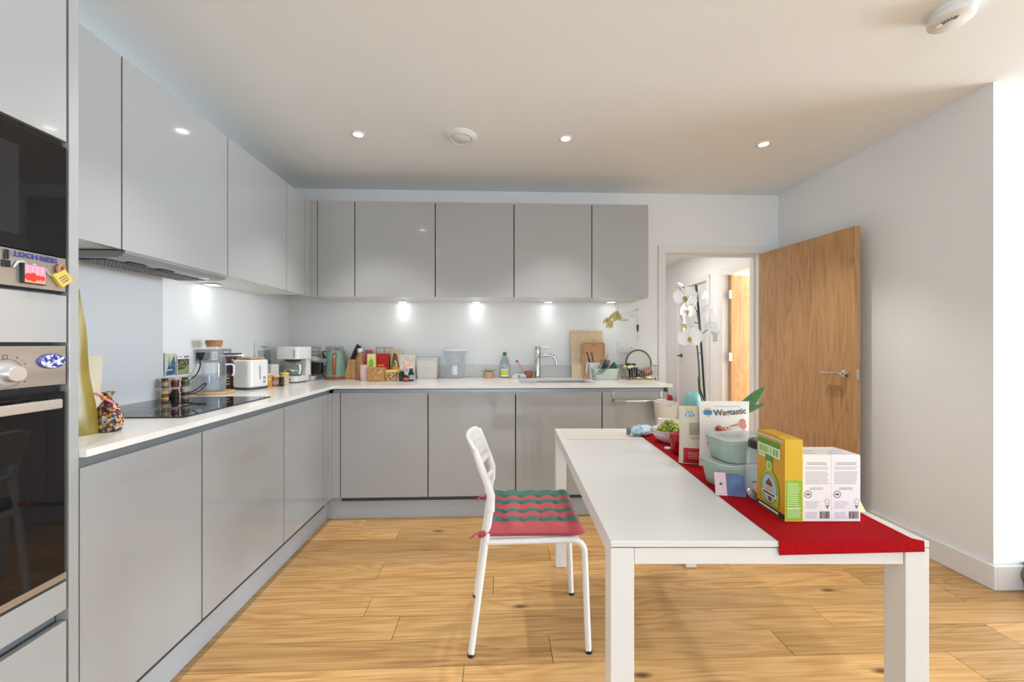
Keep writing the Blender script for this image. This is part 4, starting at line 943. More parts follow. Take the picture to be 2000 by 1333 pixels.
def leaf(pts, wd, twist=0.0):
    pts = [Vector(p) for p in pts]; n = len(pts)-1
    def P_(v):
        q = v*n; i = min(int(q), n-1); return pts[i].lerp(pts[i+1], q-i)
    side = Vector((0,1,0)).lerp(Vector((-.55,.35,.75)), twist).normalized()
    def fn(u, v):
        wv = wd*(math.sin(math.pi*min(1,.12+.88*v))**.75); s = (u-.5)*2
        d = (P_(min(1,v+.02))-P_(max(0,v-.02))).normalized(); up = d.cross(side).normalized()
        return tuple(P_(v) + side*(s*wv) + up*(-.25*wv*(s*s)) )
    mb = MB(); mb.grid(fn, 8, 20)
    o = obj('leaf', mb, LEAF, t, smooth=70); sd = o.modifiers.new('solidify','SOLIDIFY'); sd.thickness = .002
leaf([(.01,0,.10), w2l(1432,806), w2l(1460,790), w2l(1480,770), w2l(1494,757)], .024, .75)
leaf([(.01,0,.10), w2l(1440,807,-.02), w2l(1465,800,-.03), w2l(1495,788,-.04)], .014, .8)
leaf([(0,0,.10), w2l(1371,792), w2l(1366,765), w2l(1363,735)], .008, 0)
leaf([(.0,0,.10), (.03,-.03,.135), (.05,-.06,.135), (.06,-.085,.11)], .028)
leaf([(-.0,0,.10), (-.05,.03,.14), (-.09,.06,.13), (-.12,.08,.09)], .026)
PET = M('petal_white', (.86,.85,.84,1), .5); LIPY = M('lip_yellow', C(190,165,50), .5)
def petal_mesh(L, W_, cup):
    def fn(u, v):
        wv = W_*math.sin(math.pi*min(1,.06+.94*v)**.8)**.6; s = (u-.5)*2
        return (s*wv, -cup*L*(v-.4)**2 - .12*W_*abs(s)**2, v*L)
    return MB().grid(fn, 6, 8)
PL = (petal_mesh(.040,.030,.25), petal_mesh(.038,.018,.2)); protos = []
def flower(px, py, s, yaw, tilt, dy=-.02, lip=True):
    f = obj('flower', MB().tube([(0,.012,0),(0,.002,0)], [.002,.003], 6), PET, t, loc=w2l(px, py, dy)); f.rotation_euler = (R(tilt), 0, R(yaw)); f.scale = (s,s,s)
    if not protos:
        for a, q in ((75,0),(-75,0),(0,1),(125,1),(-125,1)):
            o = obj('petal', PL[q], PET, f, rot=(0,R(a),0), loc=(0,.001 if q else -.001,0), smooth=80); protos.append(o)
        o = obj('lip', MB().ball((0,-.006,-.004),(.006,.008,.006),10,6).tube([(-.006,-.006,-.006),(0,-.012,-.014),(.006,-.006,-.006)], .002, 6), LIPY, f, smooth=70); protos.append(o)
    else:
        for o in protos if lip else protos[:5]:
            c = o.copy(); COL.objects.link(c); c.parent = f
for q in ((1337,580,1.0,-12,0), (1341,606,.86,18,15), (1333,634,.95,55,-5), (1347,659,1.02,-14,8), (1331,562,.6,40,-35), (1349,590,.7,30,20)): flower(*((q[0],q[1],q[2]*1.28)+q[3:]))
for q in ((1386,605,.7,170,0,.02,False), (1390,640,.8,150,10,.03,False), (1376,578,.6,190,-10,.02,False), (1372,617,.6,160,0,.025,False), (1396,648,.55,120,0,.03,False)): flower(*q)

# ================================================================== left worktop
def onw(px, py, back=0.0): return on(px, py, back, WZ)
def wallL(px, py): return at(px, py, x=XL)
def wallB(px, py): return at(px, py, y=YB)
# big gold bag and tied sweet bag beside the tower
t = thing('pet_food_bag', 'tall olive gold foil bag standing beside the oven tower', 'bag', (-1.345, 1.222, WZ), R(43)); pw, ph, pt = .215, .455, .10
def shear(mb):
    mb.v = [(x*(1-.16*(z/.455)**1.3)-.022*(z/.455)+.0025*math.sin(z*24), y, z) for x, y, z in mb.v]; return mb
obj('bag', shear(MB().pouch(pw, ph, pt, 18, 20, .05)), noise_mat('gold_bag', [(.3,C(112,92,30)),(.6,C(148,128,50)),(.8,C(176,158,92))], 7, 2, .35, spec=.6), t, smooth=45)
wr = Wrap(pw, ph, pt); wr.r(-.07,.062,.03,.19,M('bag_panel',C(206,196,110),.5)).lines(-.06,.05,.10,.18,8,M('bag_ink',C(120,140,70),.5),.3,.3).lines(-.06,.06,.205,.30,5,M('bag_ink'),.14,.2).r(-.055,.0,.055,.085,PAPER)
wr.p([(-.045,.062),(-.030,.070),(-.045,.078)], INK).p([(-.032,.070),(-.024,.064),(-.016,.070),(-.024,.076)], INK); shear(wr.mb); wr.done(t)
wtext(wr, '13', .026, .01, .275, M('bag_ink'), t)
t = thing('treat_sack', 'smaller tan paper sack behind the gold bag', 'bag', (-1.46, 1.42, WZ), R(50))
obj('bag', MB().pouch(.12, .24, .06), M('tan_paper', C(200,190,165), .6), t, smooth=45)
sw = onw(212,846,.035)
t = thing('sweet_bag', 'clear bag of mixed sweets tied with a pink striped clip', 'bag', sw)
def sack(u, v):
    a = 2*math.pi*u; prof = [(0,.0),(.030,.002),(.038,.02),(.036,.05),(.026,.08),(.012,.10),(.007,.108),(.014,.122),(.018,.128)]
    q = v*(len(prof)-1); i = min(int(q), len(prof)-2); f = q-i; r_ = prof[i][0]*(1-f)+prof[i+1][0]*f; z = prof[i][1]*(1-f)+prof[i+1][1]*f
    k = 1 + .07*math.sin(7*a+30*v) + .05*math.sin(13*a); return (r_*k*math.cos(a), r_*k*math.sin(a)*.8, z)
obj('bag', MB().grid(sack, 30, 24, closed_u=True), noise_mat('sweets', [(0,C(50,45,45)),(.25,C(150,140,140)),(.42,C(170,40,30)),(.55,C(200,150,50)),(.7,C(190,185,185)),(.85,C(90,70,60))], 150, 2, .2, 'VORONOI', interp='CONSTANT', bump=.4), t, smooth=60)
obj('clip', MB().tube([(-.030,-.012,.125),(.034,-.016,.092)], .006, 8, sq=.5), M('clip_pink', C(220,130,150), .4), t, rot=(0,0,0))
obj('clip_tie', MB().ball((.0,-.016,.110),(.008,.006,.008)), M('tie_gold', C(210,160,60), .4), t, smooth=70)
# postcards on the wall
def card(pxs, label, mat, prt):
    a = wallL(*pxs[0]); b = wallL(*pxs[1]); y0, y1, z0, z1 = a.y, b.y, b.z, a.z
    t = thing('postcard', label, 'postcard', (XL+.0105, (y0+y1)/2, z0), group='postcards on the wall'); h = (y1-y0)/2
    obj('card', MB().box(.0002,.0012,-h,h,0,z1-z0), PAPER, t)
    pr = Print((.0012,-h,0), (0,1,0), (0,0,1), .0002); prt(pr, 2*h, z1-z0); pr.done(t, 'picture')
CHR = noise_mat('church_blue', [(.4,C(50,75,110)),(.6,C(90,120,155))], 60, 4, .4); SKYC = M('card_sky', C(205,205,175), .4); MEAD = noise_mat('meadow', [(.35,C(70,60,75)),(.5,C(110,125,60)),(.62,C(190,180,185))], 70, 3, .4, interp='CONSTANT')
def church(pr, W_, H_):
    pr.r(.004,W_-.002,.004,H_-.004,SKYC).p([(.006,.02),(W_-.003,.02),(W_-.003,H_*.55),(W_*.8,H_*.88),(W_*.55,H_*.62),(W_*.42,H_*.45),(W_*.36,H_*.9),(W_*.30,H_*.5),(.01,H_*.25)], CHR).r(.004,W_-.003,.004,.022,CHR).lines(.012,W_*.7,.028,.036,1,PAPER,.6)
def meadow(pr, W_, H_):
    pr.r(.003,W_-.003,.004,H_*.8,M('card_green',C(150,155,110),.4)).p([(.004,H_*.28),(W_*.5,H_*.30),(W_-.004,H_*.55),(W_-.004,H_*.8),(.004,H_*.8)], MEAD).r(W_*.55,W_-.006,H_*.86,H_*.95,M('card_red',C(200,110,110),.4)).lines(.008,W_*.45,H_*.86,H_*.95,1,INKL,.5)
card(((318,690),(339.5,734)), 'church spire postcard stuck on the wall above the spice rack', None, church)
card(((341.5,694),(366,732)), 'flower meadow postcard beside the church postcard', None, meadow)
# spice rack with jars
sr = at(342,700,x=XL+.078); t = thing('spice_rack', 'two-tier clear rack of spice bottles under the postcards', 'rack', (sr[0], sr[1], WZ), R(50))
ACR = glass('acrylic', (.93,.93,.92), .15)
for z in (.0, .058): obj('shelf', MB().box(-.062,.062,-.022,.022,z,z+.003), ACR, t)
for x in (-.062, .059): obj('side', MB().box(x,x+.003,-.022,.022,0,.10), ACR, t)
jm = [(C(220,180,120),C(120,85,45)), (C(60,30,30),C(50,20,22)), (C(195,170,140),C(90,75,60)), (C(120,85,45),C(160,140,110)), (C(150,50,40),C(55,35,30)), (C(110,115,60),C(70,60,50))]
nm_ = ['tan spice bottle at the bottom left of the rack','dark red spice bottle at the bottom middle of the rack','beige spice bottle at the bottom right of the rack','brown spice bottle at the top left of the rack','brick red spice bottle at the top middle of the rack','olive spice bottle at the top right of the rack']
c_, s__ = math.cos(R(50)), math.sin(R(50))
for i in range(6):
    lx = -.040 + (i%3)*.040; z = WZ + .0035 + .058*(i//3)
    j = thing('spice_bottle', nm_[i], 'bottle', (sr[0]+c_*lx, sr[1]+s__*lx, z), group='spice bottles in the rack')
    obj('glass', MB().lathe([(0,0),(.0155,0),(.016,.002),(.016,.034),(.012,.038)], 20), M('spice_%d'%i, jm[i][0], .25), j, smooth=40)
    obj('label', MB().lathe([(.0163,.010),(.0163,.028)], 20, cap=False), M('spice_label_%d'%i, jm[i][1], .5), j)
    obj('cap', MB().lathe([(.013,.038),(.0135,.039),(.0135,.047),(0,.047)], 20), M('spice_cap', C(60,45,40), .4) if i % 2 else M('spice_cap_light', C(200,190,175), .4), j, smooth=40)
# sockets
def sock(label, face, p0, p1, gangs, kind='uk', mat=None):
    mat = mat or STEEL
    if face == 'L':
        a, b = wallL(*p0), wallL(*p1); t = thing('wall_socket', label, 'socket', (XL, (a.y+b.y)/2, (a.z+b.z)/2), R(90)); w_ = abs(b.y-a.y)
    else:
        a, b = wallB(*p0), wallB(*p1); t = thing('wall_socket', label, 'socket', ((a.x+b.x)/2, YB, (a.z+b.z)/2)); w_ = abs(b.x-a.x)
    h_ = abs(a.z-b.z)
    obj('plate', MB().box(-w_/2,w_/2,-.008,-.0005,-h_/2,h_/2), mat, t, bevel=.0015)
    for g in range(gangs):
        cx = -w_/2 + w_*(g+.5)/gangs
        if kind == 'euro':
            ins = obj('insert', MB().box(cx-w_*.30,cx+w_*.30,-.011,-.008,-h_*.27,h_*.27), WHITEP, t, bevel=.001)
            for s in (-1,1): obj('hole', MB().cyl((cx+s*w_*.16,-.0115,0),(cx+s*w_*.16,-.0105,0),.0055), BLACK, ins)
        else:
            ins = obj('insert', MB().box(cx-.024,cx+.024,-.0095,-.008,-.026,.026), WHITEP, t, bevel=.001)
            for x, z in ((0,.006),(-.009,-.010),(.009,-.010)): obj('hole', MB().box(cx+x-.002,cx+x+.002,-.0100,-.0094,z-.004,z+.004), BLACK, ins)
            obj('switch', MB().box(cx-.005,cx+.005,-.0115,-.0094,.015,.024), WHITEP, ins)
    return t
sock('long steel triple socket on the left wall behind the carafe', 'L', (378,683), (450,706), 3)
sock('small steel two-pin socket on the back wall left of the kettle', 'B', (606,677), (627,698), 1, 'euro')
sock('steel socket on the back wall half hidden by the kettle', 'B', (637,677), (671,697), 1)
sock('steel double socket on the back wall behind the red carton', 'B', (735,678), (769,697), 2)
sock('white double socket on the back wall above the draining rack', 'B', (1205,668), (1241,690), 2, 'uk', M('white_socket', (.80,.80,.79,1), .35))
# plug and cable
pg = wallL(388,696)
t = thing('power_plug', 'black plug in the long socket with a looping black cable', 'plug', (XL+.012, pg.y, pg.z))
obj('plug', MB().prism([(-.024,.008),(-.016,.022),(.016,.022),(.024,.008),(.018,-.018),(.006,-.026),(-.006,-.026),(-.018,-.018)], 0, .038, 'x'), BLACK, t, bevel=.004)
def L_(px, py, x): return at(px, py, x=x) - Vector((XL+.012, pg.y, pg.z))
cab = [L_(390,703,XL+.025), L_(391,715,XL+.03), L_(385,730,XL+.04), L_(372,742,XL+.06), L_(358,753,XL+.09), L_(353,764,XL+.14), L_(362,769,XL+.18), L_(378,769,XL+.19), L_(392,762,XL+.17), L_(402,752,XL+.12), L_(398,750,XL+.11), L_(385,760,XL+.15), L_(370,767,XL+.14), L_(345,771,XL+.12), L_(332,774,XL+.09)]
def smoothpath(P_, n=6):
    P_ = [Vector(p) for p in P_]; out = []
    for i in range(len(P_)-1):
        p0, p1, p2, p3 = P_[max(i-1,0)], P_[i], P_[i+1], P_[min(i+2,len(P_)-1)]
        for k in range(n):
            u = k/n; out.append(.5*((2*p1)+(p2-p0)*u+(2*p0-5*p1+4*p2-p3)*u*u+(3*p1-p0-3*p2+p3)*u**3))
    return out + [P_[-1]]
cab = [Vector((p.x, p.y, max(p.z, WZ+.0035-pg.z))) for p in smoothpath(cab)]
obj('cable', MB().tube(cab, .0032, 8), BLACK, t, smooth=60)
bp = onw(327,779,.0)
obj('adapter', MB().rbox(.036,.03,WZ-pg.z+.001,WZ-pg.z+.024,.008,c=(bp[0]-XL-.012+.0,bp[1]-pg.y+.012)), BLACK, t, bevel=.003)
# carafe on a round board, coffee bag
cb = at(421,700,x=XL+.112); BAMB = wood('bamboo', (.42,.24,.10,1),(.58,.36,.17,1),(.68,.45,.24,1),'Y',3,.5,randomise=False)
cb = (cb[0], cb[1], WZ)
tag(obj('round_board', MB().lathe([(0,.0005),(.092,.0005),(.096,.004),(.096,.010),(.093,.013),(0,.013)], 40), BAMB, loc=cb, smooth=40), 'round wooden board under the water carafe', 'board')
cc = (cb[0], cb[1]-.012, WZ+.0135)
t = thing('water_carafe', 'clear glass water carafe with a cork lid on the round board', 'carafe', cc)
obj('glass', MB().lathe([(0,.0),(.050,0),(.056,.006),(.058,.03),(.058,.155),(.056,.175),(.046,.205),(.037,.225),(.036,.262),(.038,.268)], 36), glass('carafe_glass', (.95,.965,.98), .12, (.80,.85,.92)), t, smooth=60)
obj('water', MB().lathe([(0,.004),(.050,.004),(.055,.012),(.055,.085),(0,.085)], 36), glass('water', (.84,.88,.93), .16, (.65,.72,.82)), t, smooth=40)
obj('handle', MB().tube([(.054,0,.15),(.085,0,.152),(.095,0,.14),(.095,0,.10),(.088,0,.085)], .0055, 10), M('frosted_white', (.8,.82,.85,1), .25), t, rz=R(20), smooth=60)
obj('cork', MB().lathe([(0,.252),(.034,.252),(.035,.262),(.040,.264),(.041,.288),(.039,.291),(0,.291)], 32), noise_mat('cork', [(.35,C(165,112,62)),(.6,C(200,150,95))], 90, 4, .85, bump=.2), t, smooth=40)
cf = at(453,700,x=XL+.065)
t = thing('coffee_bag', 'purple and brown coffee bag with a heart, beside the toaster', 'bag', (cf[0], cf[1], WZ+.0005), R(50)); pw, ph, pt = .105, .225, .045
obj('bag', MB().pouch(pw, ph, pt), M('coffee_purple', C(70,38,62), .4), t, smooth=45)
wr = Wrap(pw, ph, pt); BR_ = noise_mat('coffee_beans', [(.35,C(45,28,22)),(.6,C(120,80,50)),(.75,C(170,125,85))], 40, 3, .5)
wr.r(-.058,.058,.006,.10,BR_).r(-.05,-.012,.02,.06,M('coffee_dark',C(30,22,25),.5)).lines(-.048,-.015,.025,.095,4,PAPER,.3,.2)
wr.p([(.012,.155),(.026,.172),(.034,.182),(.030,.190),(.022,.188),(.014,.180),(.006,.188),(-.002,.190),(-.008,.182),(-.002,.172)], M('heart_cream',C(225,210,140),.5)).r(-.064,.064,.205,.214,M('zip_silver',C(150,155,160),.3,.5)).done(t)
# toaster with a small board on top
tp = at(490,700,x=XL+.178)
t = thing('toaster', 'white two-slot toaster on the left worktop', 'toaster', (tp[0], tp[1], WZ), R(-16))
TW_ = M('toaster_white', (.80,.80,.78,1), .25)
obj('shell', MB().rbox(.142,.150,.012,.185,.03), TW_, t, bevel=.012, seg=3)
obj('base', MB().rbox(.130,.140,.001,.012,.02), M('toaster_base', (.08,.08,.08,1), .5), t)
for y in (-.03,.03): obj('slot', MB().box(-.052,.052,y-.012,y+.012,.1845,.1862), BLACK, t)
lv = obj('lever_track', MB().box(.0712,.0718,-.004,.004,.06,.15), M('track_grey', (.35,.35,.35,1), .5), t)
obj('lever', MB().box(.0715,.086,-.012,.012,.135,.147), TW_, lv, bevel=.003)
for z in (.045,.07): obj('dial', MB().cyl((.0712,.03,z),(.077,.03,z),.008), M('track_grey'), t)
tag(obj('bread_board', MB().rbox(.115,.115,.1868,.200,.02), BAMB, loc=(tp[0]+.004,tp[1]-.004,WZ), rz=R(-16), bevel=.002), 'small wooden board lying on top of the white toaster', 'board')
# printed white poster block and small white box by the corner
a, b = wallL(499,660), wallL(525,706)
t = thing('print_card', 'tall white printed card leaning on the wall behind the toaster', 'card', (XL+.012, (a.y+b.y)/2, WZ+.0), rot=(0,R(-3),0)); hh = .30
obj('card', MB().box(.004,.012,-.10,.10,.001,hh), PAPER, t, bevel=.001)
pr = Print((.012,-.10,0), (0,1,0), (0,0,1), .0004); GRY = M('photo_grey', C(120,122,128), .5); LG = M('photo_light', C(185,190,198), .5)
pr.r(.02,.18,.03,.235,LG).el(.10,.15,.018,.055,GRY).el(.06,.11,.03,.07,GRY).r(.092,.108,.02,.12,GRY).el(.165,.13,.014,.03,GRY).r(.162,.168,.03,.11,GRY).lines(.07,.14,.255,.268,1,GRY,.6).done(t, 'picture')
wb = at(532,700,x=XL+.10)
t = thing('paper_box', 'small white cardboard box behind the amber jars', 'box', (wb[0]-.015, wb[1], WZ), R(-25))
obj('box', MB().box(-.05,.05,-.03,.03,.001,.135), M('box_white', C(222,216,210), .6), t, bevel=.001)
pr = Print((-.05,-.03,0), (1,0,0), (0,0,1), .0003); pr.lines(.012,.07,.09,.12,4,INKL,.3).r(.01,.09,.066,.072,INK).done(t)
# jars in front of the coffee maker
def jar(label, px, py, r_, h_, mat, lidmat, lh, name='glass_jar', lab=None, cat='jar'):
    p = onw(px, py, r_); t = thing(name, label, cat, p)
    obj('jar', MB().lathe([(0,.0005),(r_*.93,.0005),(r_,.004),(r_,h_-.006),(r_*.9,h_)], 24), mat, t, smooth=40)
    if lidmat: obj('lid', MB().lathe([(r_*.92,h_),(r_*1.0,h_+.001),(r_*1.0,h_+lh-.001),(r_*.95,h_+lh),(0,h_+lh)], 24), lidmat, t, smooth=40)
    if lab: obj('label', MB().lathe([(r_*1.012,h_*.2),(r_*1.012,h_*.62)], 24, cap=False), lab, t)
    return t
jar('tall amber honey jar beside the toaster', 524, 757, .021, .080, M('honey', C(205,150,60), .15), M('frost_lid', C(215,200,175), .3), .010)
jar('short amber candle jar with a pale label next to the honey jar', 538, 755, .024, .062, M('amber_glass', C(205,130,75), .15), M('frost_lid2', C(225,205,180), .3), .012, lab=M('candle_label', C(225,190,160), .5))
t = jar('tiny dark dropper bottle in front of the yellow-lidded jar', 549.5, 755.5, .0145, .036, M('dropper_dark', C(32,24,26), .2), M('dropper_cap', C(25,22,24), .4), .026, 'dropper_bottle', cat='bottle')
jar('pale nut jar with a bright yellow lid behind the dark bottle', 556, 752, .027, .070, noise_mat('nutmix', [(.35,C(200,160,130)),(.6,C(230,205,180))], 70, 3, .4), M('lid_yellow', C(215,205,40), .4), .014)
# coffee maker
cm = onw(575,748,.075)
t = thing('coffee_maker', 'white filter coffee maker with a glass pot by the corner', 'coffee maker', (cm[0], cm[1], WZ), R(-14))
CW = M('coffee_white', (.80,.80,.79,1), .3)
obj('base', MB().rbox(.15,.16,.006,.048,.03), CW, t, bevel=.004); obj('feet', MB().rbox(.13,.14,.0005,.007,.03), BLACK, t)
obj('back_column', MB().box(-.075,.075,.035,.08,.045,.20), CW, t, bevel=.006)
obj('tank', MB().rbox(.185,.16,.170,.262,.025), CW, t, bevel=.006)
obj('gauge', MB().box(.062,.072,-.0815,-.0795,.185,.240), M('gauge_grey', (.35,.35,.35,1), .3), t)
obj('filter_basket', MB().lathe([(.035,.150),(.055,.158),(.060,.172),(0,.172)], 28, c=(0,-.015)), M('basket_black', (.03,.03,.03,1), .3), t, smooth=40)
obj('glass_pot', MB().lathe([(0,.050),(.056,.050),(.062,.060),(.064,.085),(.058,.120),(.050,.142)], 32, c=(0,-.015), cap=False), glass('pot_glass', (.82,.86,.86), .14, (.6,.66,.66)), t, smooth=60)
obj('pot_band', MB().lathe([(.0645,.084),(.0645,.092)], 32, c=(0,-.015), cap=False), CHROME, t)
obj('pot_handle', MB().tube([(.055,-.04,.136),(.092,-.052,.132),(.098,-.055,.10),(.085,-.05,.065)], .008, 8, sq=.6), CW, t, smooth=60)
obj('switch', MB().cyl((.03,-.081,.026),(.03,-.078,.026),.006), BLACK, t); text('DRIP', .008, (.055,-.0805,.255), (1,0,0), (0,0,1), INKL, t) if False else None
# white spiral slicer next to it
sl = onw(600,744,.09)
t = thing('vegetable_slicer', 'white hand-crank vegetable slicer with an oval dark window', 'slicer', (sl[0], sl[1]-.02, WZ), R(6))
SW = M('slicer_white', (.74,.75,.75,1), .25)
obj('base', MB().box(-.085,.070,-.055,.055,.001,.032), SW, t, bevel=.004)
obj('tower', MB().box(-.03,.045,-.035,.05,.032,.150), M('slicer_pale', C(190,176,162), .4), t, bevel=.004)
hd_ = obj('face', MB().lathe([(0,0),(.052,0),(.056,.006),(.052,.016),(0,.018)], 8, sx=.72, sy=1), SW, t, loc=(-.045,-.040,.095), rot=(R(90),0,R(-8)), smooth=30)
obj('window', MB().lathe([(0,.0185),(.036,.0188)], 24, sx=.6, sy=1, cap=False), M('olive_dark', (.04,.042,.035,1), .2), hd_)
obj('hopper', MB().box(.045,.115,-.02,.05,.045,.135), M('hopper_dark', (.02,.016,.018,1), .2), t, bevel=.004)
obj('top_plate', MB().prism([(-.06,.150),(.11,.150),(.06,.185),(-.01,.180)], -.03, .05, 'y'), M('slicer_grey', (.55,.55,.54,1), .3), t, bevel=.003)
obj('crank', MB().tube([(-.02,.03,.18),(-.075,.03,.215),(-.10,.03,.205)], [.008,.014,.012], 10), M('crank_grey', (.38,.37,.35,1), .4), t, smooth=60)
# kettle
kt = onw(662,741,.08); kt = (kt[0], min(kt[1], YB-.115), WZ)
t = thing('kettle', 'sage green electric kettle with copper coloured base and handle', 'kettle', kt, R(8)); SAGE = M('sage_enamel', C(128,162,148), .28); COP = M('copper_wood', C(160,90,55), .4)
obj('power_base', MB().lathe([(0,.0005),(.084,.0005),(.086,.004),(.084,.018),(.078,.021),(0,.021)], 40), COP, t, smooth=40)
obj('body', MB().lathe([(0,.022),(.080,.022),(.081,.03),(.078,.08),(.072,.15),(.066,.205),(.060,.222),(0,.224)], 40), SAGE, t, smooth=40)
obj('lid', MB().lathe([(.056,.2225),(.056,.228),(.046,.234),(0,.236)], 36), SAGE, t, smooth=40)
obj('lid_knob', MB().lathe([(0,.236),(.012,.236),(.015,.244),(.012,.247),(0,.247)], 20), CHROME, t, smooth=40)
obj('spout', MB().prism([(-.098,.218),(-.058,.222),(-.058,.170),(-.066,.165)], -.016, .016, 'y'), SAGE, t, bevel=.006)
hn = obj('handle', MB().tube([(.01,-.066,.205),(.012,-.108,.200),(.013,-.112,.17),(.013,-.112,.10),(.012,-.106,.055),(.010,-.082,.045)], [.012,.013,.0135,.0135,.0125,.010], 12), COP, t, smooth=60)
obj('handle_badge', MB().lathe([(0,0),(.011,0),(.012,.002),(0,.003)], 20), CHROME, hn, loc=(.013,-.122,.185), rot=(R(90),0,0), smooth=40)
obj('spout_lip', MB().box(-.104,-.074,-.014,.014,.165,.225), BLACK, t, bevel=.006)
obj('cord', MB().tube(smoothpath([(-.08,.02,.01),(-.10,0,.035),(-.12,.01,.06),(-.11,.03,.09),(-.09,.05,.11),(-.085,.06,.15)]), .003, 8), BLACK, t, smooth=60)
# knife block
kb_ = onw(693,740,.06); kb_ = (kb_[0]+.004, min(kb_[1],YB-.085), WZ)
t = thing('knife_block', 'wooden knife block holding black-handled knives', 'knife block', kb_, R(8))
obj('block', MB().prism([(-.062,.001),(.045,.001),(.060,.150),(-.028,.158)], -.048, .048, 'y'), wood('block_wood', (.34,.17,.05,1),(.46,.25,.09,1),(.54,.31,.13,1),'Z',2,.45), t, bevel=.004)
obj('slot_cap', MB().prism([(-.026,.1582),(.058,.1505),(.060,.153),(-.026,.161)], -.04, .04, 'y'), M('block_cap', (.25,.13,.05,1), .5), t)
for i, (x, y, L, a, lb) in enumerate(((-.008,-.02,.130,24,'longest black knife at the left of the knife block'),(.012,-.02,.118,26,'black knife in the middle of the knife block'),(.034,-.02,.078,30,'short black knife at the right of the knife block'),(.0,.02,.115,22,'black knife in the rear row of the knife block'))):
    k = thing('knife', lb, 'knife', (kb_[0]+x, kb_[1]+y, WZ+.160-.09*max(0,x)), rot=(0,R(a),0), group='knives in the wooden block')
    obj('handle', MB().prism([(-.008,0),(.008,0),(.0095,L*.4),(.0085,L*.75),(.012,L),(-.006,L),(-.0095,L*.5)], -.0065, .0065, 'y'), BLACK, k, bevel=.003)
    obj('bolster', MB().box(-.008,.008,-.005,.005,-.008,.001), NICKEL, k, bevel=.001)
# wood-look bottle, tumbler, packets
def lath(name, label, cat, loc, parts, rz=0):
    t = thing(name, label, cat, loc, rz)
    for nm, prof, mt in parts: obj(nm, MB().lathe(prof, 28), mt, t, smooth=40)
    return t
WB = wood('walnut_print', (.18,.075,.03,1),(.32,.15,.06,1),(.42,.22,.10,1),'Z',2.2,.35)
lath('flask', 'wood-grain drinking flask with a silver cap by the knife block', 'bottle', onw(703.5,743,.036), [('body',[(0,.0005),(.034,.0005),(.036,.004),(.036,.135),(.030,.165),(.0205,.195),(.0195,.215)],WB),('cap',[(.021,.215),(.0225,.217),(.0225,.245),(.0205,.248),(0,.248)],M('brushed_cap',(.72,.72,.70,1),.3,.7))])
lath('tumbler', 'pale pink plastic tumbler in front of the wood-grain flask', 'tumbler', onw(712,745,.034), [('cup',[(0,.0005),(.027,.0005),(.029,.004),(.036,.118),(.037,.122),(.034,.122),(.027,.010),(0,.010)],M('blush_plastic',C(226,196,188),.4))])
def carton(name, label, px0, px1, py0, py1, depth, mat, back=0.0, cat='box', rz=0, z=WZ):
    yf = back or at((px0+px1)/2, py1, z=z).y                 # front plane
    a, b = at(px0, py0, y=yf), at(px1, py0, y=yf); w_ = b.x-a.x; h_ = a.z-z
    t = thing(name, label, cat, ((a.x+b.x)/2, yf+depth/2, z), rz)
    obj('box', MB().box(-w_/2,w_/2,-depth/2,depth/2,.0005,h_), mat, t, bevel=.0015)
    return t, w_, h_
KR = noise_mat('kraft_board', [(.3,C(172,126,74)),(.7,C(188,142,90))], 30, 3, .7)
t, w_, h_ = carton('kraft_box', 'square kraft box with a nut pattern in front of the red carton', 719, 750, 719, 746, .07, KR)
pr = Print((-w_/2,-.035,0), (1,0,0), (0,0,1), .0003)
for i in range(16): pr.el(w_*(.15+.75*rnd.random()), h_*(.62+.33*rnd.random()), .006, .0045, M('nut_print', C(222,178,130), .6) if i%2 else M('nut_print2', C(150,100,60), .6), 10)
pr.r(w_*.42,w_*.56,h_*.22,h_*.36,M('kraft_pale',C(205,170,125),.6)).done(t)
t, w_, h_ = carton('red_carton', 'red food carton with gold lettering behind the kraft box', 733, 757, 691, 735, .05, M('carton_red', C(180,16,20), .35), back=3.15)
pr = Print((-w_/2,-.025,0), (1,0,0), (0,0,1), .0003); pr.lines(w_*.15,w_*.85,h_*.3,h_*.62,2,M('carton_gold',C(222,120,50),.4),.5,.2).r(w_*.05,w_*.95,h_*.88,h_*.93,REDP).done(t)
t, w_, h_ = carton('pink_packet', 'small coral packet just right of the wood-grain flask', 713, 725, 684, 735, .04, M('coral_card', C(205,90,90), .4), back=3.21)
t, w_, h_ = carton('lime_packet', 'small yellow packet with a lime picture before the red carton', 717, 733, 692, 737, .03, M('lemon_card', C(225,218,150), .4), back=3.10)
pr = Print((-w_/2,-.015,0), (1,0,0), (0,0,1), .0003); pr.el(w_*.5,h_*.66,w_*.30,h_*.16,LIM).done(t)
lath('blue_spray_bottle', 'blue capped bottle peeking out behind the knives', 'bottle', (-1.062, 3.275, WZ), [('body',[(0,.0005),(.024,.0005),(.024,.15),(.012,.165)],M('pale_blue_bottle',C(190,205,215),.3)),('cap',[(.014,.166),(.015,.167),(.015,.200),(.010,.204),(0,.204)],M('cap_blue',C(90,120,150),.4))])
nt_ = onw(765,745,.045)
t = thing('nut_tub', 'clear tub of mixed nuts with a yellow lid', 'tub', nt_)
obj('tub', MB().rbox(.098,.078,.0005,.066,.016,taper=.86), noise_mat('mixed_nuts', [(.0,C(120,80,45)),(.3,C(200,165,105)),(.55,C(225,205,165)),(.8,C(150,100,60))], 170, 2, .25, 'VORONOI', interp='CONSTANT'), t, bevel=.002)
obj('lid', MB().rbox(.106,.086,.066,.082,.018), M('lid_cream_yellow', C(222,205,110), .4), t, bevel=.003)
t = thing('snack_pouch', 'cream pouch with an orange snack picture behind the nut tub', 'pouch', onw(773,742,.11), R(-4)); pw, ph, pt = .095, .235, .05
obj('bag', MB().pouch(pw, ph, pt), M('pouch_cream', C(228,205,160), .45), t, smooth=45)
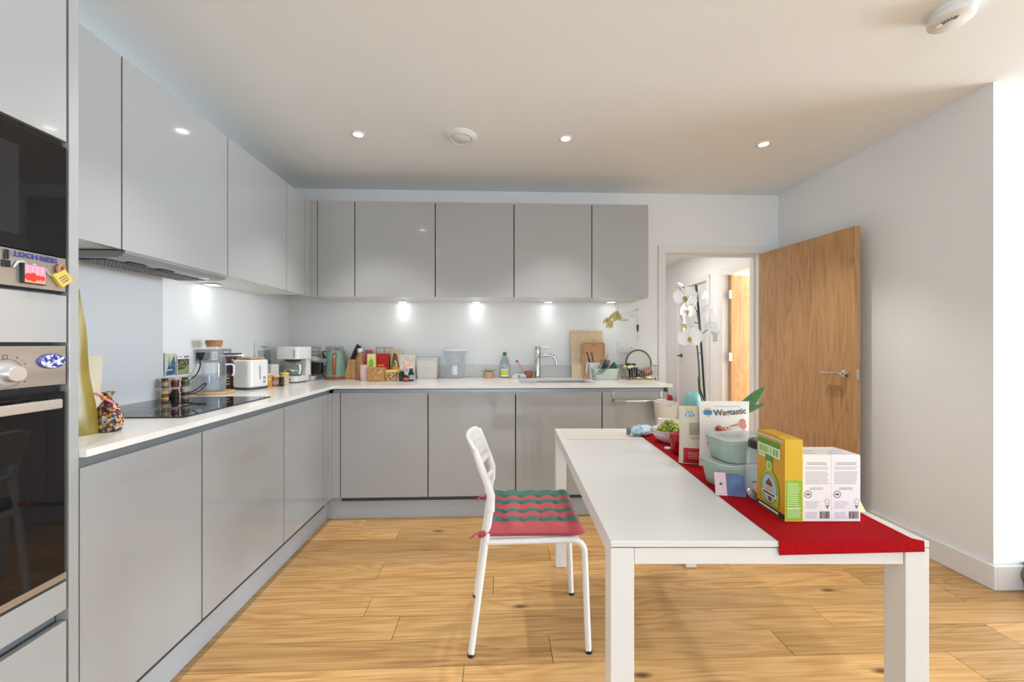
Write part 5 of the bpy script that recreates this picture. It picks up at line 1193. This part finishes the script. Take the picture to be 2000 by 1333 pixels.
wr = Wrap(pw, ph, pt, .004); wr.p([(-.030,.03),(.034,.03),(.036,.10),(.010,.20),(-.014,.21),(-.034,.10)], M('picture_brown',C(120,95,70),.5)).el(.004,.07,.030,.035,ORNG).el(-.012,.12,.018,.02,LIMD).done(t)
t = thing('snack_pouch', 'dark narrow snack sachet leaning left of the cream pouch', 'pouch', onw(757,742,.12), rot=(0,R(12),0)); pw, ph, pt = .05, .225, .03
obj('bag', MB().pouch(pw, ph, pt), M('sachet_dark', C(62,46,58), .35), t, smooth=45)
t = thing('snack_pouch', 'white biscuit bag with round pictures beside the rice bin', 'pouch', (at(796,700,y=3.22).x, 3.22, WZ), R(3)); pw, ph, pt = .135, .195, .06
obj('bag', MB().pouch(pw, ph, pt), M('pouch_white'), t, smooth=45)
wr = Wrap(pw, ph, pt, .003); PC = M('peach_print', C(232,190,160), .5)
for x, z in ((-.03,.13),(.0,.155),(.03,.14),(-.02,.10),(.015,.115)): wr.el(x, z, .017, .015, PC, 14)
wr.r(-.03,.05,.055,.085,M('label_lilac',C(205,195,205),.5)).lines(-.02,.045,.06,.08,2,M('violet_print'),.4).done(t)
def bottle(label, px, py, r_, h_, body, cap, lab):
    p = onw(px, py, r_); t = thing('sauce_bottle', label, 'bottle', p, group='small bottles beside the nut tub')
    obj('body', MB().lathe([(0,.0005),(r_*.95,.0005),(r_,.003),(r_,h_*.62),(r_*.5,h_*.78),(r_*.48,h_*.82)], 20), body, t, smooth=40)
    obj('cap', MB().lathe([(r_*.55,h_*.82),(r_*.58,h_*.83),(r_*.58,h_),(0,h_)], 20), cap, t, smooth=40)
    obj('label', MB().lathe([(r_*1.02,h_*.12),(r_*1.02,h_*.5)], 20, cap=False), lab, t)
DK = M('dark_glass', C(22,30,28), .15)
bottle('dark bottle with a black label nearest the nut tub', 785, 745, .022, .092, DK, M('cap_tan', C(190,180,160), .4), M('label_black', C(40,38,40), .5))
bottle('small bottle with a red label in front of the dark bottles', 793, 746, .020, .060, DK, M('cap_lime', C(190,200,110), .4), M('label_red', C(205,70,75), .5))
bottle('dark green bottle with a blue label at the right of the bottle group', 803, 745, .022, .094, M('green_glass', C(20,52,42), .15), M('cap_dark', C(30,45,40), .4), M('label_blue', C(150,170,190), .5))
# white bin, filter jug
rb = onw(837,740,.06); rb = (rb[0], min(rb[1],YB-.085), WZ)
t = thing('storage_bin', 'off-white lidded storage bin on the back worktop', 'storage bin', rb)
obj('tub', MB().tub(.178,.125,.0005,.155,.02,.003,taper=.90), M('bin_translucent', C(212,208,202), .4), t, smooth=45)
obj('lid', MB().rbox(.186,.133,.1552,.170,.02), glass('bin_lid', (.9,.93,.93), .55, (.80,.84,.84), .15), t, bevel=.003)
obj('front_grip', MB().tube([(-.03,-.062,.10),(0,-.068,.092),(.03,-.062,.10)], .003, 8), M('bin_translucent'), t, smooth=60)
jg = onw(890,739,.06); jg = (jg[0], min(jg[1],YB-.09), WZ)
t = thing('filter_jug', 'clear plastic water filter jug with a white lid', 'jug', jg)
JP = glass('jug_plastic', (.965,.98,.99), .12, (.84,.88,.92))
obj('jug', MB().lathe([(0,.0005),(.066,.0005),(.068,.004),(.080,.12),(.092,.225)], 36, sx=1.05, sy=.68), JP, t, smooth=60)
obj('funnel', MB().lathe([(.022,.075),(.028,.08),(.030,.115),(.062,.125),(.074,.21)], 32, sx=1.05, sy=.66, cap=False), glass('funnel_plastic', (.96,.975,.985), .2, (.86,.90,.94)), t, smooth=50)
obj('cartridge', MB().lathe([(0,.03),(.026,.03),(.026,.105),(0,.11)], 24), M('cartridge_white', (.80,.83,.86,1), .5), t, smooth=40)
obj('lid', MB().lathe([(.096,.225),(.097,.232),(.088,.240),(0,.243)], 36, sx=1.05, sy=.68), M('lid_white', (.84,.86,.88,1), .3), t, smooth=40)
obj('handle', MB().tube(smoothpath([(.085,0,.215),(.125,0,.205),(.142,0,.165),(.128,0,.11),(.086,0,.09)]), .0085, 10, sq=.8), JP, t, smooth=60)
# succulent pot, washing-up bottle
su = onw(955,738,.03); su = (su[0], min(su[1],YB-.07), WZ)
t = thing('potted_succulent', 'small trailing plant in a terracotta pot by the window of wall', 'plant', su); t['label'] = 'small trailing plant in a pale terracotta pot left of the soap bottle'
obj('pot', MB().lathe([(0,.0005),(.030,.0005),(.032,.004),(.036,.048),(.033,.050),(.030,.044),(0,.044)], 24), M('pale_terracotta', C(214,160,120), .7), t, smooth=40)
sm_ = M('sprig_green', C(140,150,100), .6); lf = MB().ball((0,0,0), (.006,.004,.003), 8, 5); lo = None
for i in range(16):
    a = i*2.4; q = .03+.028*rnd.random(); z = .050 + .035*rnd.random() - (.03 if i%3 == 0 else 0)
    pth = [(0,0,.044),(q*.5*math.cos(a),q*.5*math.sin(a),.062),(q*math.cos(a)*1.2,q*math.sin(a)*.8,z)]
    st_ = obj('sprig', MB().tube(pth, .0012, 5), sm_, t)
    for f_ in (.45,.65,.85,1.0):
        P0 = Vector(pth[1]).lerp(Vector(pth[2]), f_)
        if lo is None: o = lo = obj('leaf', lf, M('sprig_leaf', C(160,165,125), .5), st_, loc=P0, smooth=70)
        else:
            o = lo.copy(); COL.objects.link(o); o.parent = st_; o.location = P0
        o.rotation_euler = (rnd.random()*3, rnd.random()*3, a)
ec = onw(985.5,738,.02); ec = (ec[0], min(ec[1],YB-.055), WZ)
t = thing('soap_bottle', 'clear washing-up bottle with a green cap and eco label', 'bottle', ec)
obj('bottle', MB().lathe([(0,.0005),(.036,.0005),(.039,.004),(.039,.11),(.034,.145),(.016,.178),(.0135,.186)], 32, sy=.6), glass('soap_plastic', (.84,.88,.87), .3, (.5,.55,.55)), t, smooth=50)
obj('cap', MB().lathe([(.0145,.186),(.0155,.188),(.0145,.208),(.012,.212),(0,.212)], 20), M('cap_green', C(40,100,80), .4), t, smooth=40)
mb = MB(); 
for k, (z0, z1) in enumerate(((.012,.022),(.022,.062),(.062,.104))):
    mb.m = k
    for i in range(8):
        a0, a1 = R(215+i*13.75), R(215+(i+1)*13.75); r_ = .0396
        mb._add([(r_*math.cos(a0),.6*r_*math.sin(a0),z0),(r_*math.cos(a1),.6*r_*math.sin(a1),z0),(r_*math.cos(a1),.6*r_*math.sin(a1),z1),(r_*math.cos(a0),.6*r_*math.sin(a0),z1)], [(0,1,2,3)])
obj('label', mb, [PAPER, M('label_lime', C(205,210,60), .5), M('label_pale', C(205,222,228), .5)], t)
text('ECO', .026, (0,-.0246,.086), (1,0,0), (0,0,1), BLUE, t, bold=.0008)
# sponge tray, brush in cup
sg = onw(1013,739,.03); sg = (sg[0], min(sg[1],YB-.09), WZ)
t = thing('sponge_tray', 'white sponge tray with a black scourer left of the tap', 'tray', sg)
obj('tray', MB().rbox(.130,.075,.0005,.022,.018,taper=.92), M('tray_white', C(222,220,216), .4), t, bevel=.003)
obj('scourer', MB().rbox(.10,.05,.0222,.034,.01), noise_mat('scourer', [(.4,C(205,205,200)),(.7,C(235,235,230))], 200, 3, .9), t, bevel=.003)
obj('cloth_fold', MB().prism([(-.012,.0225),(.012,.0225),(0,.012)], -.0405, -.0395, 'y'), BLACK, t)
cp = onw(1032,738,.03); cp = (.262, min(cp[1],YB-.075), WZ)
tag(obj('utensil_cup', MB().lathe([(0,.0005),(.028,.0005),(.032,.006),(.036,.055),(.034,.058),(.031,.054),(.028,.010),(0,.009)], 28), M('terracotta_cup', C(165,95,80), .5), loc=cp, smooth=40), 'terracotta coloured cup holding the dish brush', 'cup')
t = thing('dish_brush', 'pink dish brush leaning in the terracotta cup', 'brush', (cp[0], cp[1], WZ+.012), rot=(0,R(-38),0))
obj('handle', MB().tube([(.012,0,.01),(0,0,.06),(-.006,0,.11),(.004,0,.155)], [.006,.0065,.006,.005], 10), M('pink_handle', C(222,160,165), .4), t, smooth=60)
obj('head', MB().lathe([(0,.150),(.012,.152),(.014,.164),(.009,.170),(0,.171)], 16), M('pink_head', C(190,120,120), .6), t, smooth=40)
# chopping boards leaning on the wall
def lean(name, label, px0, px1, py0, foot_y, tilt, thick, mat, handle=False, r_=.012):
    a, b = at(px0, 737, y=foot_y), at(px1, 737, y=foot_y); w_ = b.x-a.x; h_ = at(px0, py0, y=min(foot_y+.04,YB-.02)).z - WZ
    t = thing(name, label, 'chopping board', ((a.x+b.x)/2, foot_y, WZ+.0005), rot=(R(-tilt),0,0))
    pts = []
    for cx, cz, a0 in ((w_/2-r_,h_-r_,0),(-w_/2+r_,h_-r_,90),(-w_/2+r_,r_,180),(w_/2-r_,r_,270)):
        for i in range(6): q = R(a0+18*i); pts.append((cx+r_*math.cos(q), cz+r_*math.sin(q)))
    obj('board', MB().prism(pts, 0, thick, 'y'), mat, t, bevel=.002)
    return t, w_, h_
lean('chopping_board', 'large pale wooden chopping board leaning behind the smaller one', 1117, 1181, 645, 3.215, 9, .018, wood('pale_maple', (.50,.36,.22,1),(.62,.47,.30,1),(.70,.56,.39,1),'Z',2.5,.5,randomise=False))
t, w_, h_ = lean('chopping_board', 'smaller orange-brown chopping board with rounded corners', 1139, 1184, 668, 3.17, 8, .012, M('composite_board', C(196,148,108), .5), r_=.018)
obj('groove', MB().tube([(-w_/2+.012,-.0005,.012),(-w_/2+.012,-.0005,h_-.02),(-w_/2+.022,-.0005,h_-.012),(w_/2-.022,-.0005,h_-.012),(w_/2-.012,-.0005,h_-.02),(w_/2-.012,-.0005,.012)], .0025, 6), M('groove_brown', C(165,108,66), .5), t)
obj('hang_slot', MB().box(-.012,.012,-.0012,.0,h_-.030,h_-.025), M('slot_brown', C(120,80,50), .6), t)
# cutlery drainer, washing-up tub with plates
cd = onw(1163,741,.10)
t = thing('cutlery_drainer', 'white plastic cutlery drainer behind the mint tub', 'drainer', (cd[0]+.012, cd[1]-.045, WZ))
obj('tub', MB().tub(.165,.085,.0005,.132,.015,.003,taper=.88), M('drainer_white', C(222,220,224), .4), t, smooth=45)
obj('hook', MB().tube([(-.083,-.03,.128),(-.10,-.03,.124),(-.104,-.03,.05)], .005, 8), M('drainer_white'), t, smooth=60)
cx0, cy0 = cd[0]+.012, cd[1]-.045
for i, (x, y, ax, L, mt, lb) in enumerate(((-.045,0,-18,.215,BLACK,'leftmost black handle standing in the cutlery drainer'),(-.018,.005,-12,.205,M('dark_brown',C(60,40,32),.4),'dark brown handle beside the black one in the drainer'),(-.05,.012,-14,.165,M('teal_utensil',C(60,170,165),.4),'teal spatula in the cutlery drainer'),(.045,0,16,.190,NICKEL,'metal spoon leaning right in the cutlery drainer'),(.030,.008,10,.185,M('chopstick',C(215,170,120),.5),'wooden chopstick in the cutlery drainer'))):
    u = thing('utensil', lb, 'utensil', (cx0+x*.6, cy0+y, WZ+.006), rot=(0,R(ax),0), group='utensils in the cutlery drainer')
    obj('handle', MB().tube([(0,0,0),(0,0,L*.5),(0,0,L)], [.0035,.0045,.0055], 8, sq=.7), mt, u, smooth=60)
    obj('tip', MB().ball((0,0,L),(.0065,.005,.006),8,6), mt, u, smooth=70)
wt = onw(1181,743,.065)
t = thing('washing_up_tub', 'pale mint washing-up tub on the worktop beside the sink', 'tub', wt)
obj('tub', MB().tub(.205,.13,.0005,.085,.03,.003,taper=.84), M('tub_mint', C(196,206,194), .4), t, smooth=45)
obj('rim', MB().tube([(x,y,.085) for x, y in [( .1025*math.copysign(abs(math.cos(2*math.pi*i/40))**.5,math.cos(2*math.pi*i/40)), .065*math.copysign(abs(math.sin(2*math.pi*i/40))**.5,math.sin(2*math.pi*i/40))) for i in range(40)]], .004, 6, closed=True), M('tub_mint'), t, smooth=60)
TEAL = M('teal_glaze', C(30,92,92), .15); OLV = M('olive_glaze', C(120,125,110), .2); TEL2 = M('teal_glaze_dark', C(38,78,72), .2)
for i, (x, a, mt, lb) in enumerate(((-.040,30,OLV,'grey-green plate leaning at the left of the mint tub'),(-.018,33,TEL2,'dark teal plate second from the left in the mint tub'),(.004,36,OLV,'grey-green plate in the middle of the mint tub'))):
    tag(obj('plate', MB().lathe([(0,0),(.052,.001),(.080,.010),(.082,.012),(.079,.013),(.051,.004),(0,.004)], 32), mt, loc=(wt[0]+x-.004, wt[1]-.002, WZ+.084), rot=(0,R(a-90),0), smooth=40), lb, 'plate', 'plates in the mint tub')
tag(obj('bowl', MB().lathe([(0,0),(.025,.001),(.050,.022),(.062,.052),(.059,.052),(.046,.024),(.022,.006),(0,.006)], 32), TEAL, loc=(wt[0]+.088, wt[1]-.003, WZ+.062), rot=(R(-12),R(-58),0), smooth=40), 'teal glazed bowl tipped at the right of the mint tub', 'bowl')
# dish rack on a mat
ra = onw(1222,742,.0); mtp = (1.135, 3.085)
tag(obj('draining_mat', MB().rbox(.235,.25,.0005,.005,.01,c=(0,0)), noise_mat('woven_mat', [(.35,C(150,140,80)),(.5,C(190,180,120)),(.7,C(225,215,170))], 60, 3, .9, stretch=(1,6,1), bump=.3), loc=(mtp[0],mtp[1],WZ)), 'yellow-green woven mat under the wire dish rack', 'mat')
rx, ry = 1.13, 3.09
t = thing('dish_rack', 'chrome wire dish rack at the right end of the worktop', 'dish rack', (rx, ry, WZ+.0055)); CHW = M('rack_wire', (.55,.54,.52,1), .25, .9)
def rect(hx_, hy_, z): return [(-hx_,-hy_,z),(hx_,-hy_,z),(hx_,hy_,z),(-hx_,hy_,z)]
obj('top_wire', MB().tube(rect(.125,.095,.105), .0026, 6, closed=True), CHW, t); obj('bottom_wire', MB().tube(rect(.108,.080,.010), .0026, 6, closed=True), CHW, t)
wm1 = MB().tube([(0,0,.105),(0,.015,.010)], .0014, 5); w1 = None
for i in range(13):
    x = -.114 + i*.019
    for s in (-1, 1):
        obj('wire', MB().tube([(x*1.05,s*.095,.105),(x*.92,s*.080,.010)], .0014, 5), CHW, t)
for i in range(7):
    y = -.075 + i*.025
    obj('wire', MB().tube([(-.125,y,.105),(-.108,y*.85,.010),(.108,y*.85,.010),(.125,y,.105)], .0014, 5), CHW, t)
for x in (-.105,.105):
    for y in (-.078,.078): obj('foot', MB().cyl((x,y,0),(x,y,.012),.005), BLACK, t)
tag(obj('pan_lid', MB().lathe([(0,.014),(.05,.012),(.100,.003),(.104,.0),(.108,.001),(.108,.005),(.103,.007),(.05,.016),(0,.018)], 48), [M('lid_glass_grey', C(186,190,180), .15)], loc=(rx+.010, ry+.035, WZ+.128), rot=(R(84),0,R(4)), smooth=50), 'large round pale glass pan lid standing in the dish rack', 'lid')
tag(obj('pan_lid_rim', MB().lathe([(.105,-.002),(.110,-.001),(.110,.007),(.105,.008)], 48), M('rim_dark', C(78,74,66), .3), loc=(rx+.010, ry+.036, WZ+.128), rot=(R(84),0,R(4)), smooth=50), 'x', 'lid')
lid_o, rim_o = [o for o in bpy.data.objects if o.name == 'pan_lid'][0], [o for o in bpy.data.objects if o.name == 'pan_lid_rim'][0]
rim_o.parent = lid_o; rim_o.location = (0,0,0); rim_o.rotation_euler = (0,0,0); rim_o.name = 'rim'
for k in ('label', 'category'): del rim_o[k]
mg = (rx-.060, ry-.045, WZ+.018)
t = thing('mug', 'black mug standing at the front of the dish rack', 'mug', mg)
obj('cup', MB().lathe([(0,0),(.030,0),(.034,.004),(.036,.075),(.034,.078),(.031,.074),(.029,.008),(0,.007)], 28), M('mug_black', (.01,.01,.011,1), .15), t, smooth=40)
obj('handle', MB().tube([(.034,0,.06),(.055,0,.056),(.057,0,.03),(.034,0,.018)], .005, 8), M('mug_black'), t, smooth=60)
tag(obj('glass_tumbler', MB().lathe([(0,0),(.026,0),(.028,.003),(.032,.070),(.030,.070),(.026,.006),(0,.005)], 24), M('brown_glass', C(150,110,95), .1, .3), loc=(rx+.02, ry-.04, WZ+.050), rot=(0,R(78),R(20)), smooth=40), 'brown glass tumbler lying in the dish rack beside the mug', 'glass')
for i, (x, y, lb) in enumerate(((-.085,.00,'black ladle head resting on the rack edge by the tub'),(-.045,-.02,'black spoon lying over the front of the dish rack'))):
    u = thing('ladle', lb, 'ladle', (rx+x, ry+y, WZ+.113), rz=R(25+60*i))
    obj('bowl', MB().ball((0,0,.006),(.022,.016,.009),14,8), BLACK, u, smooth=70); obj('handle', MB().tube([(.015,0,.006),(.06,.004,.004),(.10,.01,.0)], [.004,.0035,.004], 8), BLACK, u, smooth=60)
t = thing('bread_slice', 'pale yellow sponge cloth draped over the dish rack edge', 'cloth', (rx-.10, ry-.045, WZ+.108)); t.name = 'sponge_cloth'
def clothf(u, v): return ((u-.5)*.075, (v-.5)*.05, .010*math.sin(u*7+v*3)+.004*math.sin(v*9) - .02*abs(v-.5))
mb = MB().grid(clothf, 14, 10); o = obj('cloth', mb, M('cloth_yellow', C(222,212,150), .9), t, smooth=70); sd = o.modifiers.new('s','SOLIDIFY'); sd.thickness = .004
# rubber gloves on a hanging clip, wall hooks
g0 = at(1203,600,y=3.12)
t = thing('rubber_gloves', 'pale yellow rubber gloves hanging from the end wall cabinet', 'gloves', (g0.x, 3.12, UZ0))
LAT = M('latex_yellow', C(212,200,140), .55)
def P3(px, py, dy=0): return at(px, py, y=3.12+dy) - Vector((g0.x, 3.12, UZ0))
obj('hanger', MB().tube([(P3(1201,581).x,0,.0), P3(1203,600), P3(1206,612), P3(1208,624)], .0012, 6), CHW, t); obj('hanger', MB().tube([(P3(1205,581).x,0,.0), P3(1207,600), P3(1209,612), P3(1211,626)], .0012, 6), CHW, t)
def glove(palm, fingers, dy):
    mb = MB(); mb.tube([P3(*p, dy) for p in palm], [.014,.028,.034,.028], 14, sq=.4)
    for f_ in fingers: mb.tube([P3(*p, dy) for p in f_], [.013,.012,.008], 10, sq=.8)
    return obj('glove', mb, LAT, t, smooth=70)
glove([(1204,608),(1197,615),(1190,624),(1187,630)], [[(1186,622),(1181,628),(1178,632)],[(1187,629),(1186,636),(1185,641)],[(1191,629),(1191,637),(1191,642)],[(1195,626),(1196,634),(1195,640)],[(1198,618),(1200,624),(1201,628)]], 0)
glove([(1205,608),(1207,613),(1209,618),(1210,621)], [[(1209,620),(1210,624),(1211,626)],[(1206,618),(1205,622),(1204,626)],[(1203,616),(1201,620),(1200,624)],[(1211,618),(1213,621),(1214,623)],[(1204,612),(1200,615),(1198,617)]], .02)
h0 = at(1243,606,y=YB)
t = thing('wall_hook_strip', 'clear hook strip with small white and green clips by the doorway', 'hook', (h0.x, YB, h0.z)); 
def Q(px, py, d=0): return at(px, py, y=YB-d) - Vector((h0.x, YB, h0.z))
obj('strip', MB().tube([Q(1213,613,.02), Q(1230,610,.02), Q(1246,606,.006)], .004, 8, sq=.6), M('strip_clear', (.80,.81,.80,1), .3), t, smooth=60)
obj('clip', MB().ball(Q(1220,625,.02),(.034,.008,.009),12,6), M('clip_lime', C(190,210,130), .4), t, rot=(0,0,0), smooth=70)
obj('clip', MB().ball(Q(1235,617,.02),(.022,.010,.010),12,6), M('clip_white', (.8,.8,.78,1), .4), t, smooth=70)
obj('clip', MB().ball(Q(1244,605,.015),(.016,.008,.006),12,6), M('clip_cream', C(215,210,170), .4), t, smooth=70)
obj('cord', MB().tube([Q(1243,612,.008), Q(1245,625,.006), Q(1245,668,.006)], .0012, 6), M('cord_grey', C(170,170,170), .5), t)
obj('toggle', MB().tube([Q(1245.5,635,.008), Q(1245.5,648,.008)], [.009,.005], 10), BLACK, t, smooth=60)
# pet bed at the right edge, red bag in the hall
t = thing('pet_bed', 'grey soft pet bed on the floor at the right edge', 'pet bed', (2.79, 1.72, 0), R(8)); FELT = noise_mat('grey_felt', [(.3,C(110,116,112)),(.7,C(140,146,140))], 150, 4, .9, bump=.2)
obj('base', MB().rbox(.44,.36,.002,.05,.12), FELT, t, bevel=.02, seg=3)
def bedwall(u, v):
    a = 2*math.pi*u; c, s = math.cos(a), math.sin(a); q = (abs(c)**3+abs(s)**3)**(1/3); k = 1 + .12*math.sin(math.pi*v)
    return (.215*k*c/q, .175*k*s/q, .02 + .105*v + .012*math.sin(3*a)*v)
o = obj('side', MB().grid(bedwall, 48, 8, closed_u=True), FELT, t, smooth=70); sd = o.modifiers.new('solidify','SOLIDIFY'); sd.thickness = .012
obj('cushion', MB().rbox(.36,.28,.052,.105,.10), M('cushion_white', (.75,.75,.75,1), .9), t, bevel=.02, seg=3)
t = thing('tote_bag', 'dark red bag standing in the hall behind the doorway', 'bag', (2.60, 5.9, 0), R(-20))
obj('bag', MB().box(-.07,.07,-.10,.10,.001,.42), M('bag_red', C(165,14,26), .6), t, bevel=.02)
obj('strap', MB().tube([(0,-.06,.42),(0,-.05,.52),(0,.05,.52),(0,.06,.42)], .010, 8, sq=.4), M('bag_red'), t, smooth=60)
